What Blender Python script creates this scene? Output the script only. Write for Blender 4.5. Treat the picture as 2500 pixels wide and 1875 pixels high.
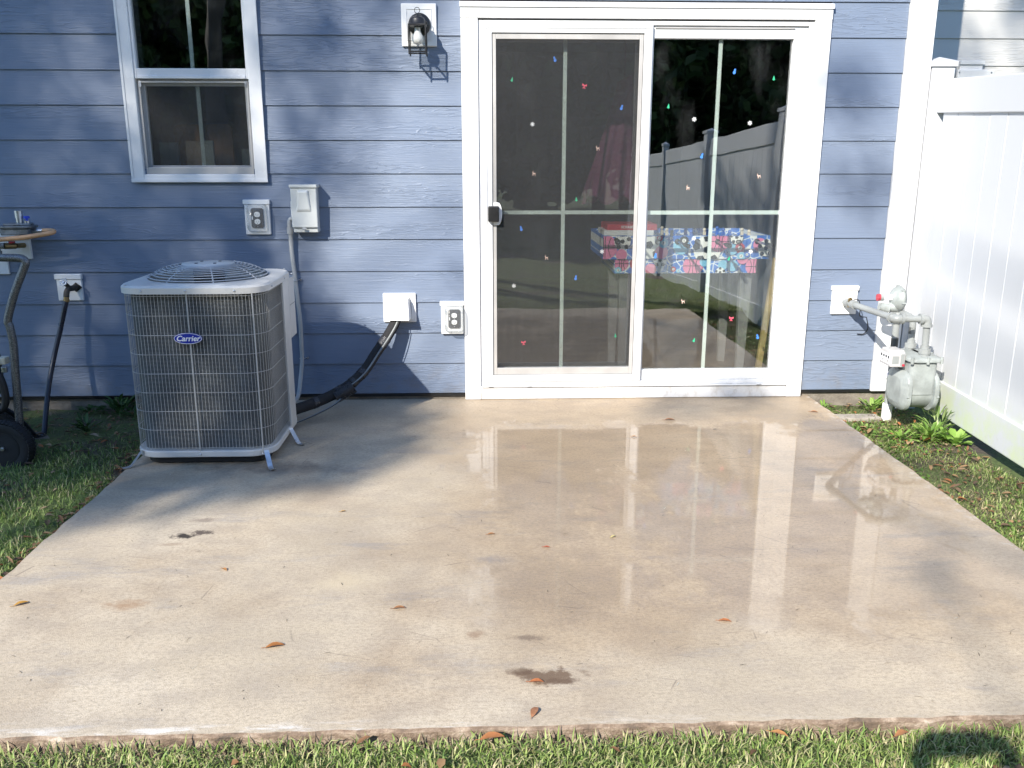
import bpy, bmesh, math, random
import numpy as np
from mathutils import Vector, Matrix
R = math.radians
random.seed(7); rng = np.random.default_rng(7)
scene = bpy.context.scene
for o in list(bpy.data.objects): bpy.data.objects.remove(o)
C = scene.collection

# ------------------------------------------------------------ camera
cam = bpy.data.cameras.new('Camera'); camo = bpy.data.objects.new('Camera', cam); C.objects.link(camo)
camo.location = (0, -4.972, 1.3645)
cam.sensor_width = 36; cam.lens = 36*2136.1/2500; cam.clip_start = .02; cam.clip_end = 600
camo.rotation_euler = (R(90-14.415), R(-.02), R(-2.076))
scene.camera = camo
# ------------------------------------------------------------ sky, sun, exposure
SUN = Vector((.63, 1, -.75)).normalized()          # direction the light travels
w = bpy.data.worlds.new('World'); scene.world = w; w.use_nodes = True
nt = w.node_tree; bg = nt.nodes['Background']
sky = nt.nodes.new('ShaderNodeTexSky'); sky.sky_type = 'NISHITA'; sky.sun_disc = False
sky.sun_elevation = math.asin(-SUN.z); sky.sun_rotation = math.atan2(-SUN.x, -SUN.y)
sky.air_density = 1.0; sky.dust_density = .1; sky.ozone_density = 4.0
nt.links.new(sky.outputs[0], bg.inputs[0]); bg.inputs[1].default_value = .15
sl = bpy.data.lights.new('sun', 'SUN'); sl.energy = 4.6; sl.angle = R(.5); sl.color = (1, .935, .83)
so = bpy.data.objects.new('sun', sl); C.objects.link(so)
so.rotation_euler = SUN.to_track_quat('-Z', 'Y').to_euler(); so.location = (-8, -14, 12)
vs = scene.view_settings; vs.view_transform = 'Standard'; vs.look = 'None'; vs.exposure = 1.08; vs.gamma = 1
scene.render.engine = 'CYCLES'
scene.cycles.transparent_max_bounces = 12; scene.cycles.max_bounces = 6

# ------------------------------------------------------------ materials
MAT = {}
class N:
    """small wrapper round a material's node tree"""
    def __init__(s, name):
        m = bpy.data.materials.new(name); m.use_nodes = True; s.m = m; s.t = m.node_tree
        s.b = s.t.nodes['Principled BSDF']; s.out = s.t.nodes['Material Output']; s._co = None
    def n(s, typ, ins=None, **kw):
        n = s.t.nodes.new(typ)
        for k, v in kw.items(): setattr(n, k, v)
        for k, v in (ins or {}).items(): s.set(n.inputs[k], v)
        return n
    def set(s, sock, v):
        if isinstance(v, bpy.types.NodeSocket): s.t.links.new(v, sock)
        else:
            if sock.type == 'RGBA' and len(v) == 3: v = (*v, 1)
            sock.default_value = v
    def co(s, scale=(1, 1, 1), obj=True):
        c = s.n('ShaderNodeTexCoord'); mp = s.n('ShaderNodeMapping', {'Scale': scale})
        s.t.links.new(c.outputs['Object' if obj else 'Generated'], mp.inputs[0]); return mp.outputs[0]
    def world(s, scale=(1, 1, 1), loc=(0, 0, 0)):
        g = s.n('ShaderNodeNewGeometry'); mp = s.n('ShaderNodeMapping', {'Scale': scale, 'Location': loc})
        s.t.links.new(g.outputs['Position'], mp.inputs[0]); return mp.outputs[0]
    def noise(s, vec, scale, detail=4, rough=.55, dist=0):
        return s.n('ShaderNodeTexNoise', {'Vector': vec, 'Scale': scale, 'Detail': detail, 'Roughness': rough, 'Distortion': dist}).outputs[0]
    def ramp(s, fac, *stops, mode='LINEAR'):
        r = s.n('ShaderNodeValToRGB'); r.color_ramp.interpolation = mode; e = r.color_ramp.elements
        while len(e) < len(stops): e.new(.5)
        for el, (p, c) in zip(e, stops):
            el.position = p; el.color = (*c, 1) if hasattr(c, '__len__') else (c, c, c, 1)
        s.set(r.inputs[0], fac); return r.outputs[0]
    def mix(s, fac, a, b, mode='MIX'):
        m = s.n('ShaderNodeMix', data_type='RGBA', blend_type=mode)
        s.set(m.inputs[0], fac); s.set(m.inputs[6], a); s.set(m.inputs[7], b); return m.outputs[2]
    def math(s, op, a, b=0, c=0):
        m = s.n('ShaderNodeMath', operation=op); s.set(m.inputs[0], a); s.set(m.inputs[1], b)
        if op in ('MULTIPLY_ADD', 'SMOOTH_MIN', 'WRAP', 'COMPARE'): s.set(m.inputs[2], c)
        return m.outputs[0]
    def maprange(s, v, a, b, c=0, d=1, smooth=True):
        m = s.n('ShaderNodeMapRange', interpolation_type='SMOOTHSTEP' if smooth else 'LINEAR')
        for i, x in enumerate((v, a, b, c, d)): s.set(m.inputs[i], x)
        return m.outputs[0]
    def bump(s, h, strength=.3, dist=.01, prev=None):
        b = s.n('ShaderNodeBump', {'Height': h, 'Strength': strength, 'Distance': dist})
        if prev is not None: s.set(b.inputs['Normal'], prev)
        return b.outputs[0]
    def fin(s, col=None, rough=None, metal=None, normal=None, spec=None, **kw):
        i = s.b.inputs
        if col is not None: s.set(i['Base Color'], col)
        if rough is not None: s.set(i['Roughness'], rough)
        if metal is not None: s.set(i['Metallic'], metal)
        if normal is not None: s.set(i['Normal'], normal)
        if spec is not None: s.set(i['Specular IOR Level'], spec)
        for k, v in kw.items(): s.set(i[k.replace('_', ' ')], v)
        MAT[s.m.name] = s.m; return s.m

def simple(name, col, rough=.5, metal=0, var=.08, scale=30, bump=.05, spec=None, bscale=None, **kw):
    """one base colour broken up by a little mottling, dirt and relief"""
    s = N(name); co = s.co()
    n = s.noise(co, scale*.25, 5, .6); n2 = s.noise(co, bscale or scale*6, 3)
    dark = tuple(c*(1-var*1.6) for c in col); lite = tuple(min(1, c*(1+var)) for c in col)
    c = s.mix(s.maprange(n, .35, .68), dark, lite)
    r = s.maprange(n, .3, .7, max(.02, rough-.07), min(1, rough+.08))
    s.fin(c, r, metal, s.bump(n2, bump, .003), spec, **kw); return s.m

s = N('white_trim'); z = s.n('ShaderNodeSeparateXYZ'); s.t.links.new(s.world(), z.inputs[0])
c = s.mix(s.maprange(s.noise(s.world(), 2.5, 5, .6), .35, .7), (.63, .635, .645), (.67, .675, .685))
c = s.mix(s.math('MULTIPLY', s.maprange(z.outputs[2], .22, 0), s.maprange(s.noise(s.world((1, 1, .5)), 26, 6, .75), .46, .72, 0, .45)), c, (.33, .29, .23))
c = s.mix(s.maprange(s.noise(s.world((22, 22, 1.5)), 1, 5, .7), .62, .78, 0, .14), c, (.5, .5, .47))
s.fin(c, .4, 0, s.bump(s.noise(s.world(), 90, 3), .04, .003))
simple('white_vinyl_frame', (.64, .65, .665), .3, var=.02, scale=12, bump=.02)
simple('white_plastic', (.72, .72, .715), .35, var=.03, scale=25, bump=.02)
simple('black_paint', (.012, .012, .013), .35, var=.1, scale=60, bump=.1)
simple('black_rubber', (.014, .014, .016), .55, var=.15, scale=60, bump=.15)
simple('tyre_rubber', (.016, .016, .017), .75, var=.2, scale=80, bump=.3)
simple('black_foam', (.013, .013, .015), .8, var=.2, scale=120, bump=.5)
simple('black_tape', (.02, .02, .024), .28, var=.2, scale=90, bump=.5)
simple('grey_pvc', (.36, .37, .37), .45, var=.06, scale=30)
simple('box_paint', (.50, .52, .51), .38, var=.04, scale=15)
simple('galvanised', (.55, .57, .60), .33, .9, var=.12, scale=60, bump=.1)
simple('ac_paint', (.56, .55, .525), .36, var=.05, scale=14, bump=.04)
simple('ac_wire', (.41, .41, .395), .4, var=.05, scale=30)
simple('guard_wire', (.42, .43, .45), .4, var=.05)
simple('ac_dark', (.012, .012, .014), .6, var=.1)
simple('fan_blade', (.03, .03, .035), .5, var=.1)
simple('meter_paint', (.27, .295, .29), .45, var=.14, scale=40, bump=.15)
simple('meter_pipe', (.235, .25, .25), .42, var=.07, scale=30, bump=.1)
simple('meter_dark', (.06, .065, .065), .5, var=.1)
simple('index_clear', (.42, .41, .41), .15, var=.05)
simple('red_cap', (.38, .03, .05), .4, var=.05)
simple('blue_cap', (.02, .06, .55), .4, var=.05)
simple('brass', (.32, .24, .12), .38, .85, var=.2, scale=60, bump=.2)
simple('old_brass', (.07, .06, .05), .55, .5, var=.3, scale=80, bump=.4)
simple('regulator_cast', (.22, .235, .25), .5, .55, var=.25, scale=70, bump=.5)
simple('orange_rubber', (.62, .34, .17), .5, var=.08, scale=120, bump=.3)
simple('hose_rubber', (.012, .016, .028), .33, var=.15, scale=40, bump=.08)
simple('cream_plastic', (.62, .57, .44), .45, var=.05)
simple('badge_blue', (.01, .025, .30), .3, var=.02)
simple('badge_white', (.8, .8, .8), .35, var=.02)
simple('screen_frame', (.42, .41, .40), .4, .2, var=.05, scale=20)
simple('muntin', (.62, .68, .64), .45, var=.03)
simple('receptacle', (.72, .72, .70), .4, var=.03)
simple('receptacle_plate', (.03, .03, .033), .5, var=.1)
simple('bulb_white', (.82, .82, .80), .3, var=.02)
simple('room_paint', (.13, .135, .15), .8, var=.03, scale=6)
simple('room_white', (.5, .5, .49), .5, var=.03, scale=8)
simple('counter', (.2, .2, .2), .4, var=.1)
simple('board_wood', (.2, .1, .04), .5, var=.25, scale=20, bump=.1)
simple('card_pale', (.22, .26, .25), .6, var=.04)
simple('card_cream', (.25, .2, .15), .6, var=.05)
simple('stake_wood', (.42, .31, .13), .65, var=.25, scale=20, bump=.2)
simple('pink_cloth', (.12, .026, .072), .8, var=.15, scale=12, bump=.2)
simple('game_red', (.45, .03, .05), .4, var=.05)
simple('game_white', (.7, .7, .68), .45, var=.04)
simple('print_pink', (.75, .22, .38), .35, var=.06)
simple('print_white', (.80, .80, .76), .35, var=.03)
simple('print_black', (.015, .016, .022), .35, var=.1)
simple('print_cyan', (.22, .52, .72), .35, var=.05)
simple('print_blue', (.03, .14, .55), .35, var=.1)
simple('print_crimson', (.45, .03, .06), .35, var=.05)
simple('rod_steel', (.55, .55, .55), .25, .9)
simple('handle_black', (.012, .012, .012), .4)
simple('player_white', (.7, .62, .5), .45)
simple('sticker_blue', (.06, .22, .72), .4, var=.04)
simple('sticker_green', (.04, .42, .22), .4, var=.05)
simple('sticker_red', (.75, .10, .16), .4, var=.05)
simple('sticker_tan', (.62, .45, .38), .4, var=.05)
simple('sticker_white', (.82, .84, .85), .4, var=.02)
simple('bark', (.085, .065, .05), .9, var=.35, scale=8, bump=.8)
simple('shirt', (.10, .11, .14), .85, var=.1)
simple('trousers', (.03, .04, .06), .85, var=.1)
simple('skin', (.45, .28, .2), .55, var=.06)
simple('hair', (.03, .02, .015), .7, var=.2)
simple('stone', (.32, .29, .25), .85, var=.25, scale=30, bump=.6)
simple('wire_black', (.012, .012, .012), .5)
simple('stem_green', (.13, .21, .05), .6, var=.1)
simple('caulk', (.6, .6, .58), .5, var=.1)
simple('soil_wet', (.06, .05, .042), .7, var=.4, scale=30, bump=.8)

# hammertone tube
s = N('hammertone'); co = s.co(); v = s.n('ShaderNodeTexVoronoi', {'Vector': co, 'Scale': 260}).outputs[0]
s.fin(s.ramp(v, (0, (.34, .34, .34)), (.7, (.09, .09, .092))), .34, .6, s.bump(v, .5, .002))

# painted fibre-cement plank with embossed wood grain
def siding(name, a, b, spec=.5):
    s = N(name)
    oi = s.n('ShaderNodeObjectInfo')
    off = s.n('ShaderNodeVectorMath', {1: (13.7, 3.1, 47.3)}, operation='MULTIPLY')
    cmb = s.n('ShaderNodeCombineXYZ')
    for i in range(3): s.t.links.new(oi.outputs['Random'], cmb.inputs[i])
    s.t.links.new(cmb.outputs[0], off.inputs[0])
    ad = s.n('ShaderNodeVectorMath', operation='ADD')
    s.t.links.new(s.co((1, 1, 1)), ad.inputs[0]); s.t.links.new(off.outputs[0], ad.inputs[1])
    mp = s.n('ShaderNodeMapping', {'Scale': (1.1, 1, 12)}); s.t.links.new(ad.outputs[0], mp.inputs[0])
    mp2 = s.n('ShaderNodeMapping', {'Scale': (5, 1, 190)}); s.t.links.new(ad.outputs[0], mp2.inputs[0])
    warp = s.noise(mp.outputs[0], 1.6, 3, .55, .25)
    rings = s.n('ShaderNodeMath', {0: s.math('MULTIPLY', warp, 72)}, operation='SINE').outputs[0]
    where = s.maprange(s.noise(mp.outputs[0], .55, 2), .46, .62)
    fine = s.noise(mp2.outputs[0], 1.0, 4, .65)
    h = s.math('ADD', s.math('MULTIPLY', s.math('MULTIPLY', s.maprange(rings, .55, 1), where), .55), s.math('MULTIPLY', fine, .55))
    big = s.noise(s.world((.8, .8, 1.4)), 1.3, 4)
    col = s.mix(s.maprange(big, .3, .7), a, b)
    col = s.mix(s.math('MULTIPLY', oi.outputs['Random'], .25), col, tuple(c*.86 for c in a))
    dust = s.maprange(s.noise(s.world((3, 3, 9)), 2.2, 6, .7), .60, .80, 0, .18)
    col = s.mix(dust, col, (.34, .33, .31))
    # splashed-up dirt close to the ground
    z = s.n('ShaderNodeSeparateXYZ'); s.t.links.new(s.world(), z.inputs[0])
    low = s.math('MULTIPLY', s.maprange(z.outputs[2], .32, .04), s.maprange(s.noise(s.world((1, 1, 1)), 14, 5, .7), .42, .75, 0, .4))
    col = s.mix(low, col, (.16, .14, .12))
    s.fin(col, s.maprange(fine, .2, .8, .34, .56), 0, s.bump(h, .7, .0045), spec)
siding('siding_blue', (.142, .182, .262), (.168, .206, .278))
siding('siding_cream', (.54, .535, .515), (.58, .575, .56))

# wet broom-finished concrete
def concrete():
    s = N('wet_concrete'); P = s.world(); x = s.n('ShaderNodeSeparateXYZ'); s.t.links.new(P, x.inputs[0])
    X, Y = x.outputs[0], x.outputs[1]
    big = s.noise(s.world((1, 1, 1)), 1.1, 5, .6); mid = s.noise(s.world((1, 1.6, 1)), 5.5, 6, .65)
    grain = s.noise(s.world(), 260, 3, .7); agg = s.noise(s.world((1, 1, 1)), 900, 2, .6)
    col = s.ramp(big, (.30, (.39, .325, .24)), (.5, (.52, .437, .327)), (.72, (.595, .52, .41)))
    col = s.mix(s.maprange(mid, .38, .68, 0, .6), col, (.36, .305, .245))
    col = s.mix(s.maprange(s.noise(s.world((.6, 2.2, 1), (7, 0, 0)), 2.2, 6, .7), .55, .68, 0, .6), col, (.27, .262, .262))
    yel = s.maprange(s.noise(s.world((1, 1, 1), (3, 9, 0)), 1.7, 4), .5, .7, 0, .5)
    col = s.mix(s.math('MULTIPLY', yel, .6), col, (.47, .39, .27))
    col = s.mix(s.maprange(s.noise(s.world((1, 1.5, 1)), 70, 4, .75), .42, .66, 0, .55), col, (.27, .225, .165))
    col = s.mix(s.maprange(s.noise(s.world((1, 4, 1), (5, 2, 0)), 24, 6, .78), .50, .70, 0, .45), col, (.25, .215, .175))
    col = s.mix(s.maprange(grain, .3, .75, 0, .35), col, (.22, .185, .14))
    col = s.mix(s.maprange(agg, .58, .75, 0, .5), col, (.66, .61, .53))
    col = s.mix(s.maprange(s.noise(s.world(), 130, 2, .5), .66, .74, 0, .6), col, (.19, .155, .12))
    # scuffs: thin dark curved scratches
    sc = s.n('ShaderNodeTexVoronoi', {'Vector': s.world((2.2, 6, 1)), 'Scale': 1.6, 'Randomness': 1}, feature='DISTANCE_TO_EDGE').outputs[0]
    scm = s.math('MULTIPLY', s.maprange(sc, .012, .002), s.maprange(s.noise(s.world(), 3.1, 4), .56, .66, 0, .55))
    col = s.mix(scm, col, (.13, .11, .095))
    # stains with a ragged outline
    def stain(cx, cy, rx, ry, colr, amt, ns=22, lo=.15):
        nonlocal col
        d = s.n('ShaderNodeVectorMath', {0: s.world((1/rx, 1/ry, 0), (-cx/rx, -cy/ry, 0))}, operation='LENGTH').outputs['Value']
        n_ = s.noise(s.world(), ns, 6, .7)
        m = s.maprange(s.math('ADD', d, s.math('MULTIPLY', s.math('SUBTRACT', n_, .5), 2.6)), 1, 1-lo, 0, amt)
        col = s.mix(m, col, colr); return m
    stain(-1.12, -1.905, .055, .030, (.02, .016, .016), .95, 30, .7)
    stain(-1.055, -1.875, .045, .028, (.05, .035, .032), .85, 34, .5)
    stain(-1.085, -1.76, .075, .03, (.15, .115, .095), .6, 20, .8)
    stain(-1.13, -1.975, .07, .02, (.22, .16, .11), .5, 24, .9)
    stain(-1.13, -2.43, .09, .05, (.26, .145, .07), .6, 16, 1)
    stain(-.02, -2.645, .035, .03, (.22, .14, .09), .6, 18, 1)
    stain(.175, -2.865, .10, .042, (.13, .085, .055), .9, 17, .5)
    stain(.10, -2.845, .05, .024, (.115, .075, .05), .7, 26, .6)
    stain(.205, -2.89, .06, .022, (.115, .075, .05), .7, 26, .6)
    stain(.165, -2.815, .055, .02, (.50, .42, .31), .45, 24, .8)
    stain(.13, -2.665, .065, .022, (.15, .115, .09), .7, 24, .7)
    stain(-.9, -1.2, .5, .12, (.16, .135, .115), .5, 9, 1)
    stain(.03, -2.15, .1, .05, (.22, .21, .215), .6, 14, 1)
    stain(-.45, -2.3, .2, .1, (.52, .44, .31), .5, 8, 1)
    stain(-1.0, -1.15, .4, .1, (.14, .11, .085), .6, 16, 1)
    # sun glint on the wet near edge, painted into the colour as pale patches
    ed = s.math('MULTIPLY', s.math('MULTIPLY', s.maprange(Y, -3.03, -3.078), s.maprange(X, .5, -.4, .25, 1)), s.maprange(s.noise(s.world((.6, 3, 1)), 9, 7, .75), .50, .62, 0, .65))
    col = s.mix(ed, col, (.68, .67, .65))
    ed2 = s.math('MULTIPLY', s.maprange(X, 1.87, 1.945), s.maprange(s.noise(s.world(), 16, 5, .7), .5, .62, 0, .7))
    col = s.mix(ed2, col, (.6, .59, .57))
    # wetness: a thin film of water standing in patches over the right and middle, dry elsewhere
    wn = s.noise(s.world((1, .55, 1), (2, 5, 0)), 1.7, 7, .68)
    rag = s.noise(s.world((1, 1, 1)), 30, 5, .75)
    g = s.math('MULTIPLY', s.maprange(X, -.55, .35), s.maprange(Y, -3.0, -2.35))
    gp = s.math('MULTIPLY', g, s.maprange(Y, -.15, -.75))
    lev = s.math('ADD', s.math('ADD', s.math('MULTIPLY', wn, 1.0), s.math('MULTIPLY', gp, .34)), s.math('MULTIPLY', s.math('SUBTRACT', rag, .5), .20))
    pool = s.maprange(lev, .69, .80)
    damp = s.maprange(s.math('ADD', s.noise(s.world((1, 1, 1), (4, 1, 0)), 1.3, 5, .6), s.math('MULTIPLY', g, .32)), .42, .80)
    col = s.mix(damp, col, s.mix(1.0, col, (.80, .73, .66), 'MULTIPLY')); col = s.mix(s.math('MULTIPLY', pool, .45), col, s.mix(1.0, col, (.9, .87, .84), 'MULTIPLY'))
    rough = s.maprange(damp, 0, 1, .82, .55)
    h = s.math('ADD', s.math('MULTIPLY', s.noise(s.world((30, 110, 1)), 1, 5, .7), .35), s.math('MULTIPLY', grain, .8))
    nb = s.bump(h, .6, .003)
    cn = s.bump(s.noise(s.world((1, 1, 1)), 48, 4, .65), s.maprange(pool, 0, 1, .25, .022), .003)
    s.fin(col, rough, 0, nb, .3)
    s.set(s.b.inputs['Coat Weight'], s.math('MAXIMUM', pool, s.math('MULTIPLY', damp, .2))); s.set(s.b.inputs['Coat IOR'], 1.46)
    s.set(s.b.inputs['Coat Roughness'], s.maprange(pool, 0, 1, .30, .03)); s.set(s.b.inputs['Coat Normal'], cn)
concrete()

s = N('edge_concrete'); n = s.noise(s.world((1, 1, 3)), 12, 6, .7)
s.fin(s.ramp(n, (.3, (.06, .048, .038)), (.48, (.17, .12, .085)), (.62, (.33, .26, .20)), (.78, (.58, .55, .50))), .8, 0, s.bump(s.noise(s.world(), 60, 5, .7), .8, .01))
s = N('foundation'); n = s.noise(s.world((1, 1, 2)), 6, 6, .7)
s.fin(s.ramp(n, (.3, (.10, .085, .07)), (.55, (.2, .175, .145)), (.75, (.28, .255, .22))), .85, 0, s.bump(s.noise(s.world(), 70, 5, .7), .7, .008))

# ground: soil, thatch and turf mixed
s = N('ground_mix'); big = s.noise(s.world(), 1.4, 5, .6); fi = s.noise(s.world(), 38, 6, .75)
soil = s.ramp(fi, (.25, (.035, .028, .022)), (.5, (.085, .066, .05)), (.72, (.16, .125, .09)), (.85, (.24, .19, .13)))
turf = s.ramp(s.noise(s.world(), 60, 5, .7), (.3, (.04, .06, .016)), (.55, (.10, .14, .035)), (.8, (.21, .22, .08)))
s.fin(s.mix(s.maprange(s.math('ADD', big, s.maprange(s.noise(s.world(), .05, 2), 0, 1, -.02, .06)), .40, .52), soil, turf), .9, 0, s.bump(fi, .9, .02))

# leaf / blade materials driven by a per-leaf colour
def leafmat(name, rough=.55, trans=.25):
    s = N(name); a = s.n('ShaderNodeVertexColor', layer_name='Col')
    c = s.mix(s.noise(s.world(), 30, 3), a.outputs[0], s.mix(1.0, a.outputs[0], (.75, .8, .7), 'MULTIPLY'))
    s.fin(c, rough, 0, None, .35)
    tr = s.n('ShaderNodeBsdfTranslucent'); s.set(tr.inputs[0], c)
    mx = s.n('ShaderNodeMixShader', {0: trans}); s.t.links.new(s.b.outputs[0], mx.inputs[1]); s.t.links.new(tr.outputs[0], mx.inputs[2])
    s.t.links.new(mx.outputs[0], s.out.inputs[0])
leafmat('grass_blade'); leafmat('foliage', .5, .3); leafmat('dead_leaf', .6, .1)

# fence vinyl with algae near the ground
s = N('fence_vinyl'); P = s.world(); z = s.n('ShaderNodeSeparateXYZ'); s.t.links.new(P, z.inputs[0])
h = s.math('ADD', z.outputs[2], s.math('MULTIPLY', z.outputs[1], -.045))
alg = s.math('MULTIPLY', s.maprange(h, .34, .06), s.maprange(s.noise(s.world((1, 1.2, 1)), 7, 6, .72), .38, .66, 0, .6))
streak = s.maprange(s.noise(s.world((30, 30, 1.2)), 1, 4), .55, .75, 0, .12)
c = s.mix(streak, (.47, .485, .51), (.40, .41, .415)); c = s.mix(alg, c, (.45, .53, .26))
c = s.mix(s.math('MULTIPLY', s.maprange(h, .2, 0), s.maprange(s.noise(s.world(), 22, 5, .7), .55, .75, 0, .5)), c, (.28, .25, .2))
s.fin(c, .34, 0, s.bump(s.noise(s.world((40, 40, 3)), 1, 4), .12, .004))

# AC coil fins
s = N('coil_fins'); P = s.world(); wv = s.n('ShaderNodeTexWave', {'Vector': P, 'Scale': 52, 'Distortion': .35}, bands_direction='Z').outputs[1]
n = s.noise(s.world((1, 1, .6)), 9, 6, .7)
c = s.mix(s.maprange(n, .35, .7), (.12, .128, .125), (.25, .262, .25)); c = s.mix(s.maprange(wv, .3, .8, 0, .85), (.05, .052, .052), c)
c = s.mix(s.maprange(s.noise(s.world((1, 1, .4)), 3.5, 5, .7), .55, .72, 0, .5), c, (.22, .23, .21))
s.fin(c, .5, .35, s.bump(wv, .6, .004))

# window glass: mirror reflection by Fresnel over clear
def glass(name, tint=(.94, .96, .955), k=4.6, wav=.4):
    s = N(name); bf = s.n('ShaderNodeNewGeometry').outputs['Backfacing']; fr = s.n('ShaderNodeFresnel', {'IOR': s.math('MULTIPLY_ADD', bf, 1/1.5-1.5, 1.5)}); f = s.math('MINIMUM', s.math('MULTIPLY', fr.outputs[0], k), 1)
    nb = s.bump(s.noise(s.world((1, 1, .35)), 3.2, 2, .4), wav, .004)
    tr = s.n('ShaderNodeBsdfTransparent', {0: tint}); gl = s.n('ShaderNodeBsdfGlossy', {'Color': (1, 1, 1), 'Roughness': 0.0, 'Normal': nb})
    mx = s.n('ShaderNodeMixShader', {0: f}); s.t.links.new(tr.outputs[0], mx.inputs[1]); s.t.links.new(gl.outputs[0], mx.inputs[2])
    # thin film of dust and smears on the pane
    du = s.math('ADD', s.maprange(s.noise(s.world((1, 1, .5), (3, 0, 1)), 4, 6, .7), .5, .8, 0, .022), s.maprange(s.noise(s.world((1, 1, 1)), 160, 2, .5), .76, .8, 0, .25))
    df = s.n('ShaderNodeBsdfDiffuse', {0: (.6, .62, .65)}); m2 = s.n('ShaderNodeMixShader', {0: du}); s.t.links.new(mx.outputs[0], m2.inputs[1]); s.t.links.new(df.outputs[0], m2.inputs[2])
    s.t.links.new(m2.outputs[0], s.out.inputs[0]); MAT[name] = s.m
glass('pane_glass'); glass('clear_plastic', (.95, .955, .955), 1.3, .6)
# cloudy clear plastic of the outlet covers
s = N('cover_plastic'); nb = s.bump(s.noise(s.world(), 40, 3), .5, .004)
tr = s.n('ShaderNodeBsdfTransparent', {0: (.93, .94, .94)}); s.fin((.62, .64, .65), .12, 0, nb)
lw = s.n('ShaderNodeLayerWeight', {'Blend': .35}); mx = s.n('ShaderNodeMixShader', {0: s.math('MULTIPLY_ADD', lw.outputs['Facing'], .45, .10)})
s.t.links.new(tr.outputs[0], mx.inputs[1]); s.t.links.new(s.b.outputs[0], mx.inputs[2]); s.t.links.new(mx.outputs[0], s.out.inputs[0])
# insect screen: fine weave, part see-through
s = N('insect_screen')
wx = s.n('ShaderNodeTexWave', {'Vector': s.world(), 'Scale': 95, 'Distortion': .2}, bands_direction='X').outputs[1]
wz = s.n('ShaderNodeTexWave', {'Vector': s.world(), 'Scale': 95, 'Distortion': .2}, bands_direction='Z').outputs[1]
nn = s.noise(s.world((40, 1, 3)), 1, 4); n2 = s.noise(s.world((3, 1, 40)), 1, 4)
cov = s.math('ADD', s.math('MULTIPLY', s.math('MAXIMUM', wx, wz), .22), s.math('ADD', s.math('MULTIPLY', nn, .16), s.math('MULTIPLY', n2, .16)))
cov = s.math('ADD', cov, .05)
s.fin((.037, .039, .043), .6)
tr = s.n('ShaderNodeBsdfTransparent'); mx = s.n('ShaderNodeMixShader', {0: cov})
s.t.links.new(tr.outputs[0], mx.inputs[1]); s.t.links.new(s.b.outputs[0], mx.inputs[2]); s.t.links.new(mx.outputs[0], s.out.inputs[0])
# laminate floor
s = N('laminate'); br = s.n('ShaderNodeTexBrick', {'Vector': s.world((1, 1, 1)), 'Scale': 1.0, 'Color1': (.10, .085, .07, 1), 'Color2': (.075, .065, .055, 1), 'Mortar': (.02, .018, .015, 1), 'Mortar Size': .004, 'Brick Width': 1.2, 'Row Height': .18})
s.fin(s.mix(s.maprange(s.noise(s.world((2, 30, 1)), 1, 4), .4, .7, 0, .5), br.outputs[0], (.05, .045, .04)), .42)
# hexagon-line print of the table football game
s = N('hex_print'); P = s.world((1, 0, 1)); v = s.n('ShaderNodeTexVoronoi', {'Vector': P, 'Scale': 20, 'Randomness': .7}, feature='DISTANCE_TO_EDGE').outputs[0]
blue = s.mix(s.n('ShaderNodeTexVoronoi', {'Vector': P, 'Scale': 20, 'Randomness': .7}).outputs[0], (.015, .10, .42), (.05, .24, .72))
s.fin(s.mix(s.maprange(v, .03, .06), (.78, .80, .80), blue), .35)

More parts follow.
